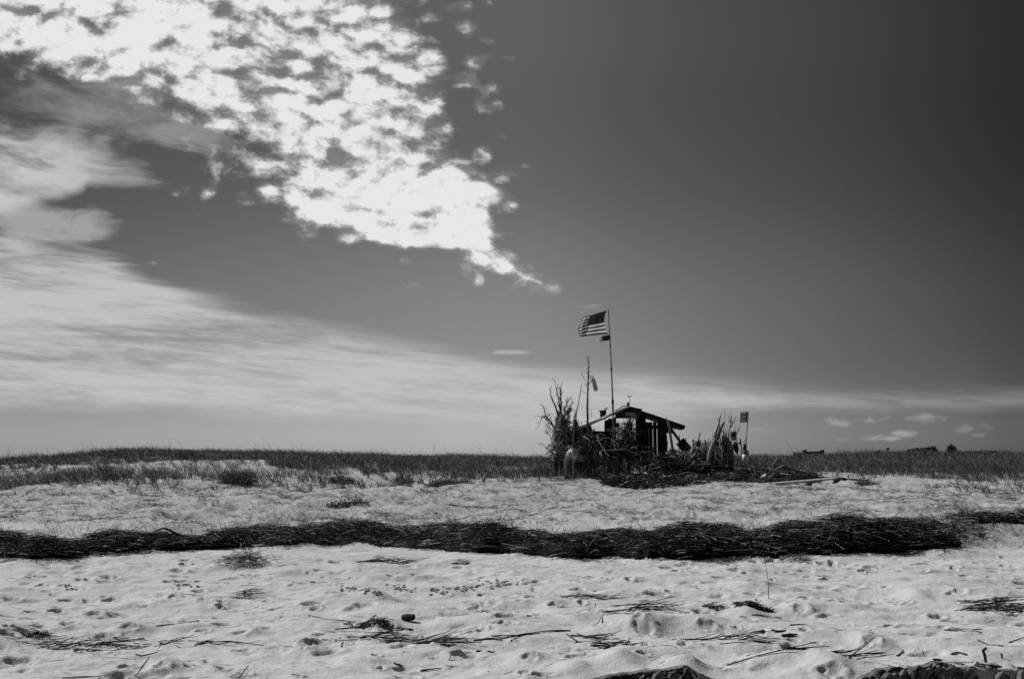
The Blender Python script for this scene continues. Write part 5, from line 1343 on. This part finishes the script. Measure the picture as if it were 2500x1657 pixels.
# ------------------------------------------------------------------ things far behind the dune
def far():
    Y = 150.0
    t = empty('far_house', Z_(630, 372, Y), 'distant low house roof with a chimney at each end behind the dune', 'house')
    m = MB(); m.ext(poly(Z_, [(540, 420), (540, 366), (546, 346), (716, 342), (720, 366), (720, 420)], Y), (0, 5, 0)); m.build('wall', M['tar'], t)
    for x in (563, 708):
        m = MB(); m.ext(poly(Z_, [(x - 11, 350), (x - 11, 330), (x + 10, 328), (x + 10, 350)], Y + 1), (0, .9, 0)); m.ext(poly(Z_, [(x - 13, 333), (x - 13, 328), (x + 12, 326), (x + 12, 331)], Y + .9), (0, 1.1, 0)); m.build('chimney', M['tar'], t)
    m = MB(); m.ext(poly(Z_, [(532, 356), (548, 342), (714, 338), (724, 356)], Y - .3), (0, 5.6, 0)); m.build('roof', M['tar'], t)
    t = empty('far_shed', Z_(2010, 372, Y), 'distant long flat roofed building low behind the dune', 'building')
    m = MB(); m.ext(poly(Z_, [(1896, 420), (1896, 346), (2140, 342), (2140, 420)], Y), (0, 6, 0)); m.build('wall', M['tar'], t)
    m = MB(); m.ext(poly(Z_, [(1888, 348), (1890, 340), (2146, 334), (2148, 343)], Y - .4), (0, 6.8, 0)); m.build('roof', M['tar'], t)
    t = empty('utility_pole', Z_(1240, 400, 110), 'distant pole with a short crossbar on the skyline', 'pole')
    m = MB(); m.tube([Z_(1241, 314, 110), Z_(1240, 420, 110)], .09, 6); m.build('post', M['tar'], t)
    m = MB(); m.bar(Z_(1229, 319, 110), Z_(1254, 318, 110), .2, .15); m.build('crossbar', M['tar'], t)

    def crown(name, label, blobs, trunk, YY, n):
        base = Z_(*trunk[-1], YY); t = empty(name, base, label, 'tree', 'distant trees behind the dune')
        m = MB(); m.tube([Z_(x, y, YY) for x, y in trunk], np.linspace(.08, .22, len(trunk)), 6, wob=.1); m.build('trunk', M['bark'], t)
        cs = []
        for (x, y, rx, ry, k) in blobs:
            for _ in range(int(n * k)):
                a = random.uniform(0, 6.28); r = math.sqrt(random.random())
                p = Z_(x + rx * r * math.cos(a), y + ry * r * math.sin(a), YY + random.uniform(-1.5, 1.5)); cs.append(p)
        c = np.array(cs); N = len(c); d = rng.normal(size=(N, 3)); d[:, 2] *= .5; d /= np.linalg.norm(d, axis=1, keepdims=True); L = rng.uniform(.12, .36, N)
        v, q, tn = tube_batch(np.stack([c, c + d * L[:, None] * .5, c + d * L[:, None]], 1), np.outer(L, [.15, .38, .05]), 2, rng.beta(1.3, 4, N) * .4, flat=True)
        link_mesh('crown', v, q, M['leaf'], t, tone=tn)
    crown('wind_swept_tree', 'wide flat-topped dark thicket tree far behind the dune', [(1500, 345, 100, 9, 1), (1480, 336, 60, 12, 1), (1550, 333, 50, 13, 1), (1530, 340, 90, 12, 1)], [(1500, 345), (1500, 420)], 130, 900)
    crown('pine_tree', 'ragged dark pine at the end of the flat-topped thicket', [(1600, 330, 26, 12, 1), (1612, 316, 14, 8, .5), (1625, 340, 22, 10, .6), (1592, 322, 12, 8, .4), (1570, 338, 42, 12, .8)], [(1602, 315), (1602, 420)], 128, 500)
    crown('young_tree', 'small thin spreading tree standing alone on the skyline', [(1768, 318, 22, 14, .6), (1768, 338, 32, 12, .6), (1762, 304, 10, 8, .2)], [(1766, 300), (1768, 420)], 95, 260)
    crown('bush', 'tiny rounded bush on the skyline beside the crossbar pole', [(1165, 348, 16, 8, 1)], [(1165, 345), (1165, 420)], 120, 200)


far()

# ------------------------------------------------------------------ pieces on the near sand
def on_sand(pts, f, lift=.004): return [G(*f(x, y), lift) for x, y in pts]


near = [  # name, label, crop, points, radius, material
    ('reed', 'lone thin reed standing upright in the near sand below the wrack bank', G7, None, .0035, 'old'),
]
g = G(*G7(633, 340)); top = at(*G7(608, 85), g[1]); m = MB(); m.tube([g - np.array([0, 0, .05]), g * .5 + top * .5 + np.array([.01, 0, 0]), top], [.005, .004, .0025], 6); solo('reed', near[0][1], 'reed', m, M['old'])
m = MB(); g = G(*G6(545, 488)); r = 44 * .35926 * g[1] / 2778
m.tube([g + np.array([-r, 0, .035]), g + np.array([-r * .8, 0, .035]), g + np.array([-r * .2, 0, .035]), g + np.array([r * .6, .01, .035]), g + np.array([r * .95, 0, .04]), g + np.array([r * 1.05, 0, .04])], [.014, .030, .036, .034, .028, .010], 12, wob=.08); solo('driftwood', 'short black rounded block of driftwood lying alone on near sand', 'driftwood', m, M['tar'])
# arched stick over the wrack bank
g0 = G(1240 * .29586 + 0, 1060 + 830 * .29586)
P = [at(1225 * .29586, 1060 + 835 * .29586, g0[1]), at(1290 * .29586, 1060 + 790 * .29586, g0[1]), at(1350 * .29586, 1060 + 770 * .29586, g0[1]), at(1400 * .29586, 1060 + 785 * .29586, g0[1]), at(1450 * .29586, 1060 + 815 * .29586, g0[1]), at(1560 * .29586, 1060 + 850 * .29586, g0[1])]
m = MB(); m.tube(P, [.008, .012, .016, .022, .03, .02], 8, wob=.1); solo('branch', 'arched dark stick bridging the top of the wrack bank', 'branch', m, M['tar'])

sticks = [
    (G5, [(1018, 725), (905, 860)], .0045, 'thin dark stick slanting up from the front sand below the weed streak'),
    (G5, [(1690, 785), (1600, 880)], .004, 'thin dark stick slanting at the very front of the sand'),
    (G5, [(680, 640), (985, 612)], .0065, 'long dark reed lying level over the brown weed streak'),
    (G5, [(1320, 660), (1400, 635), (1570, 628), (1790, 655)], .006, 'long bowed reed lying beyond the end of the weed streak'),
    (G5, [(345, 680), (480, 682), (690, 688)], .006, 'straight dark reed lying under the weed streak'),
    (G5, [(720, 640), (870, 680)], .006, 'short reed sloping off the middle of the weed streak'),
    (G5, [(920, 715), (1072, 695)], .006, 'short dark reed lying alone below the weed streak'),
    (G5, [(1060, 520), (1220, 505), (1350, 485)], .005, 'faint thin reed lying above the weed streak'),
    (G5, [(2095, 450), (2200, 475), (2366, 503)], .005, 'thin reed sloping gently towards the black driftwood block'),
    (G5, [(1895, 650), (2070, 652)], .005, 'pale thin reed lying level beside a footprint'),
    (G5, [(2115, 582), (2180, 580), (2310, 602)], .007, 'bent dark reed lying above the pale level one'),
    (G5, [(420, 880), (690, 868)], .008, 'pale driftwood lath lying at the bottom of the view'),
    (G6, [(50, 548), (300, 533), (580, 548)], .007, 'long thin bow-shaped reed under the curled seaweed'),
    (G6, [(990, 625), (1170, 622), (1300, 590), (1480, 560), (1650, 556)], .009, 'longest dark branch snaking across the near sand'),
    (G6, [(1110, 590), (1300, 588), (1440, 572)], .005, 'thin reed lying along the longest dark branch'),
    (G6, [(1460, 578), (1560, 605), (1700, 635)], .004, 'thin pale reed sloping down past the tip of the longest branch'),
    (G6, [(1622, 572), (1730, 630)], .006, 'short dark reed pointing down right of the longest branch'),
    (G6, [(1785, 655), (1850, 662)], .008, 'stubby dark reed lying below the knotted stalk bundle'),
    (G6, [(1875, 680), (1925, 665)], .007, 'stubby reed tilted up just past the level stubby one'),
    (G6, [(820, 755), (838, 695)], .006, 'short pale reed stub standing in the front sand'),
    (G6, [(450, 766), (505, 803)], .008, 'small dark stick sloping down in the front sand'),
    (G6, [(630, 828), (770, 810)], .006, 'faint level reed at the bottom middle'),
    (G6, [(1815, 512), (1895, 405)], .004, 'long fine grass stem sloping up by the flat grass bunch'),
    (G6, [(1865, 500), (1870, 460)], .008, 'tiny dark peg upright near the fine grass stem'),
    (G6, [(90, 668), (105, 628)], .007, 'small dark peg upright left of the big reed bundle'),
    (G6, [(1008, 698), (1052, 685)], .007, 'short dark chip lying below the longest branch'),
    (G6, [(1090, 697), (1138, 688)], .007, 'second short chip just past the first one below the longest branch'),
    (G7, [(650, 545), (750, 557)], .010, 'thick short dark reed lying level in the near sand'),
    (G7, [(720, 592), (825, 588)], .013, 'thickest short dark reed lying below the other level one'),
    (G7, [(775, 516), (895, 514)], .007, 'thin dark reed lying above the two thick ones'),
    (G7, [(1825, 552), (1950, 550), (2075, 546)], .006, 'upper of two long reeds lying crossed at one end'),
    (G7, [(1835, 550), (1960, 556), (2080, 568)], .006, 'lower of two long reeds lying crossed at one end'),
    (G7, [(2050, 618), (2120, 650), (2225, 660)], .006, 'thin bent reed lying beside the standing hooked stick'),
    (G7, [(2265, 635), (2366, 605)], .006, 'reed sloping up to the far edge of the view'),
    (G7, [(335, 598), (450, 585), (600, 562)], .007, 'long reed lying on top of the near reed raft'),
    (G7, [(515, 447), (620, 458), (718, 470)], .005, 'faint straight reed lying under the black seaweed string'),
    (G7, [(1500, 726), (1548, 680)], .009, 'two-pronged stick end tilted in the front sand'),
    (G7, [(1505, 722), (1552, 702)], .006, 'thin twig leaning across the tilted two-pronged stick'),
    (G7, [(1747, 755), (1812, 757)], .010, 'short flat dark chip in the front sand by the cut bank'),
    (G7, [(1870, 715), (1920, 703), (1978, 720)], .008, 'small arched black stick near the cut bank'),
]
for f, pl, r, lb in sticks:
    P = on_sand(pl, f, r * .9)
    if len(P) == 2:
        d = P[1] - P[0]
        if abs(d[0]) < .7 * abs(d[1]):          # drawn steep in the photograph: it stands out of the sand
            P[0 if P[0][1] < P[1][1] else 1] = P[0 if P[0][1] < P[1][1] else 1]
            lo_, hi_ = (0, 1) if pl[0][1] > pl[1][1] else (1, 0)
            P[hi_] = at(*f(*pl[hi_]), P[lo_][1] + .02); P[lo_] = P[lo_] - np.array([0, 0, .03])
    Q = []
    for a, b in zip(P[:-1], P[1:]):
        for k in range(4):
            c = a + (b - a) * k / 4
            Q.append(c)
    Q.append(P[-1])
    Q = [np.array([q[0], q[1], max(q[2], float(gz(q[0], q[1])) + r * .8)]) for q in Q]
    m = MB(); m.tube(Q, [r * (.75 + .25 * math.sin(i)) for i in range(len(Q))], 6, wob=.12)
    solo('stick' if 'stick' in lb or 'chip' in lb or 'peg' in lb else 'branch' if 'branch' in lb else 'lath' if 'lath' in lb else 'reed', lb, 'stick' if 'reed' not in lb else 'reed', m, M['pale'] if 'pale' in lb else M['tar'])
g = G(*G7(2112, 768)); m = MB(); m.tube([g - np.array([0, 0, .04]), at(*G7(2100, 720), g[1]), at(*G7(2088, 685), g[1]), at(*G7(2112, 664), g[1])], [.010, .012, .012, .008], 7, wob=.1); solo('stick', 'dark hooked stick standing upright near the cut bank', 'stick', m, M['tar'])
g = G(*G7(2222, 738)); m = MB(); m.tube([g - np.array([0, 0, .04]), at(*G7(2212, 702), g[1])], [.009, .007], 6); solo('stick', 'short dark peg standing beyond the hooked stick', 'stick', m, M['tar'])


def bundle(name, label, cat, f, x0, y0, x1, y1, n, L, r, mat='straw', lift=.05, spread=.06, pale=.06, ang=.25, tone=.25):
    """a bunch of stalks strewn along a line of the sand"""
    a, b = G(*f(x0, y0)), G(*f(x1, y1)); d0 = b - a; ln = np.linalg.norm(d0[:2])
    t = rng.beta(1.6, 1.6, n); c = a[None, :] + d0[None, :] * t[:, None]
    c[:, 0] += rng.normal(size=n) * spread * .6; c[:, 1] += rng.normal(size=n) * spread
    th = math.atan2(d0[1] * .4, d0[0]) + rng.normal(size=n) * ang
    l = rng.uniform(*L, n); k = np.array([-.5, -.15, .2, .5])
    x = c[:, 0:1] + np.cos(th)[:, None] * l[:, None] * k; y = c[:, 1:2] + np.sin(th)[:, None] * l[:, None] * k
    y = y + (rng.normal(size=n) * .2 * l)[:, None] * (k ** 2)[None, :]
    z = gz(x, y) + .004 + (rng.random(n) * lift * np.exp(-((t - .5) / .3) ** 2))[:, None] + np.abs(rng.normal(size=(n, 1))) * k[None, :] * l[:, None] * .15
    z = np.maximum(z, gz(x, y) + .003)
    tn = np.where(rng.random(n) < pale, rng.uniform(.4, 1, n), rng.beta(1.2, 5, n) * tone)
    v, q, t_ = tube_batch(np.stack([x, y, z], -1), np.outer(rng.uniform(r * .5, r, n), [.9, 1, .9, .6]), 5, tn)
    return tag(link_mesh(name, v, q, M[mat], tone=t_), label, cat)


bundle('reed_bundle', 'biggest dark reed bundle in the middle of the near sand', 'reed bundle', G6, 400, 625, 900, 640, 70, (.12, .6), .0048, lift=.06, spread=.08, tone=.3)
bundle('reed_bundle', 'small hump of dark reed just behind the biggest bundle', 'reed bundle', G6, 170, 610, 640, 600, 32, (.1, .4), .0045, lift=.06, spread=.05, tone=.3)
bundle('seaweed', 'small curly black heap of seaweed above the bow-shaped reed', 'seaweed', G6, 190, 522, 400, 522, 90, (.03, .12), .005, 'weed', .07, .03, 0, .9)
bundle('weed_streak', 'scraggly dark streak of weed and stalks at the near corner of sand', 'weed', G5, 130, 615, 760, 660, 60, (.05, .35), .0045, 'straw', .05, .12, .08, .6, .3)
trail = bundle('stalk_litter', 'thin trail of scattered stalks running on from the scraggly weed streak', 'weed', G5, 760, 640, 1400, 640, 36, (.05, .3), .005, 'straw', .03, .16, .1, .5, .15)
trail['kind'] = 'stuff'
bundle('seaweed', 'rounded clump of black seaweed at the start of the scraggly streak', 'seaweed', G5, 170, 590, 320, 590, 60, (.04, .15), .0045, 'weed', .10, .04, 0, 1.0)
bundle('stalk_bundle', 'knotted pale and dark stalk bundle in front of the big sand hump', 'stalks', G6, 1760, 590, 2110, 655, 32, (.2, .5), .006, 'straw', .04, .03, .2, .3, .25)
bundle('seaweed', 'string of black seaweed knots along the near sand', 'seaweed', G7, 390, 385, 660, 425, 100, (.03, .13), .0055, 'weed', .05, .03, 0, .9)
bundle('seaweed', 'few loose black seaweed scraps next to the seaweed string', 'seaweed', G7, 170, 390, 360, 398, 36, (.03, .12), .005, 'weed', .03, .025, 0, .9)
bundle('reed_raft', 'near raft of dark reeds lying crisscross at the foot of the view', 'reed bundle', G7, 690, 700, 1440, 715, 22, (.2, .75), .0062, 'straw', .05, .10, .04, .22, .08)
bundle('reed_raft', 'smaller raft of dark reeds farther off than the crisscross one', 'reed bundle', G7, 90, 615, 640, 630, 15, (.15, .6), .0055, 'straw', .04, .07, .06, .22, .1)
bundle('grass_bunch', 'flat bunch of grass stems combed over the sand ripples', 'grass bunch', G6, 1600, 325, 1940, 335, 20, (.2, .7), .004, 'straw', .04, .06, .1, .15, .3)
bundle('grass_bunch', 'splayed star of thin stems lying across a hollow', 'grass bunch', G6, 1960, 430, 2366, 415, 20, (.2, .8), .005, 'straw', .07, .08, .1, .3, .2)
bundle('grass_bunch', 'wiry tangle of stems in a drift at the far edge of near sand', 'grass bunch', G7, 2080, 405, 2366, 415, 80, (.1, .6), .005, 'straw', .14, .14, .15, .5, .2)
clump('weed_clump', 'shock of weed set apart just in front of the wrack bank', 600, 1376, .40, .16, 200, 'straw', L=(.1, .5), pale=.18, flat=.55)
bundle('weed_clump', 'thin low weed patch in front of the bank, with a dark stick', 'weed', G6, 210, 88, 620, 85, 60, (.1, .5), .005, 'straw', .10, .10, .1, .3, .25)
bundle('weed_clump', 'tiny weed patch in front of the bank, right of the thin low one', 'weed', G6, 860, 100, 970, 98, 36, (.06, .25), .004, 'straw', .10, .06, .12, .5, .3)
bundle('weed_clump', 'faint grey weed tuft in the rippled sand above a footprint', 'weed', G5, 1610, 325, 1780, 305, 36, (.08, .35), .004, 'straw', .10, .06, .3, .4, .6)
bundle('weed_clump', 'sparse pale grass tuft fringing the front of the bank', 'weed', G7, 760, 75, 900, 65, 60, (.06, .3), .004, 'straw', .12, .08, .3, .6, .4)
# the broken face of the little cut bank
def bank_face():
    nx, nt = 900, 44
    X = np.linspace(-.3, 5.6, nx); e = np.interp(X, ex, eY) + vnoise(X, X * 0, .6, 7) * .12
    t = np.linspace(0, 1, nt); Xg = np.repeat(X[:, None], nt, 1); T = np.repeat(t[None, :], nx, 0)
    Y0 = e[:, None] + .16 - .42 * T; top = gz(X, e + .16)
    lip = vnoise(X, X * 0, .5, 82) * .05
    Z0 = top[:, None] + .006 - (.34 * smooth(.30, 1.0, T)) + lip[:, None] * smooth(.1, .4, T) * .3
    q = lambda a, b, c, wl, sd: vnoise(a + .3 * c, b * 2.1 + c * 1.7, wl, sd)
    rd = 1 - 2 * np.abs(q(Xg, Z0, T, .34, 83)) * 2
    n = rd * .03 + q(Xg, Z0, T, .17, 84) * .09 + q(Xg, Z0, T, .08, 85) * .13 + q(Xg, Z0, T, .035, 86) * .10 + q(Xg, Z0, T, .017, 88) * .05
    w = smooth(.12, .42, T)
    n = n * .5
    Yg = Y0 - n * w * 1.1; Zg = Z0 + n * w * .75
    V = np.stack([Xg + q(Xg, Z0, T, .12, 87) * .06 * w, Yg, Zg], -1).reshape(-1, 3)
    i = np.arange(nx * nt).reshape(nx, nt); f = np.stack([i[:-1, :-1], i[:-1, 1:], i[1:, 1:], i[1:, :-1]], -1).reshape(-1, 4)
    m_, n_, b_ = new_mat('shade_tinted_sand'); k = noise(n_, objcoord(n_), 14, 6, .65)
    grey(n_, b_, k.step(.3, .7, .04, .17)); b_.inputs['Roughness'].default_value = .9; b_.inputs['Specular IOR Level'].default_value = .15  # sand colour darkened to paint in the shade on the bank face
    tag(link_mesh('sand_bank', V, f, m_, smooth=False), 'low crumbling cut bank of sand coloured dark for shade along the water side', 'sand', kind='structure')


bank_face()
m = MB()
for _ in range(260):
    x = random.uniform(-.1, 5.2); e = float(np.interp(x, ex, eY)); y = e - abs(random.gauss(0, .22)) + .05; r = random.uniform(.006, .026) * (1.6 if random.random() < .1 else 1)
    if y < 7.2: continue
    g = np.array([x, y, float(gz(x, y))]); d = np.array([random.uniform(-1, 1), random.uniform(-1, 1), random.uniform(-.3, .3)]); d /= np.linalg.norm(d)
    m.lathe(g - d * r, g + d * r, [(0, r * .4), (.2, r * .75), (.5, r * .9), (.8, r * .65), (1, r * .3)], 7)
V_ = np.array(m.V); V_ += np.stack([vnoise(V_[:, 0], V_[:, 1] + V_[:, 2], .05, 61), vnoise(V_[:, 1], V_[:, 2], .05, 62), vnoise(V_[:, 0], V_[:, 2], .05, 63)], -1) * .03
tag(link_mesh('bank_rubble_debris', V_, m.F, M['sand']), 'slumped lumps of sand along the little cut bank', 'clods', kind='stuff')
# clods of damp sand kicked up in a line
cl_l = []
for (f, x0, y0, x1, y1, n) in ((G6, 80, 262, 350, 300, 26), (G6, 420, 245, 590, 285, 22), (G6, 680, 285, 960, 270, 40), (G6, 960, 262, 1260, 240, 34), (G6, 1040, 225, 1330, 235, 18), (G5, 1190, 250, 1340, 240, 14), (G5, 440, 265, 540, 265, 10), (G6, 1330, 275, 1400, 270, 6)):
    for _ in range(n):
        t_ = random.random(); cl_l.append((f, x0 + (x1 - x0) * t_ + random.gauss(0, 20), y0 + (y1 - y0) * t_ + random.gauss(0, 11), random.uniform(.006, .022)))
m = MB()
for f, x, y, r in cl_l:
    g = G(*f(x, y)); m.lathe(g + np.array([-r, 0, r * .3]), g + np.array([r, 0, r * .4]), [(0, r * .2), (.2, r * .6), (.5, r * .8), (.8, r * .5), (1, r * .1)], 6)
tag(link_mesh('sand_clods_debris', np.array(m.V) + rng.normal(size=(len(m.V), 3)) * .004, m.F, M['sand'], smooth=False), 'crumbled clods of damp sand kicked up along the beach', 'clods', kind='stuff')
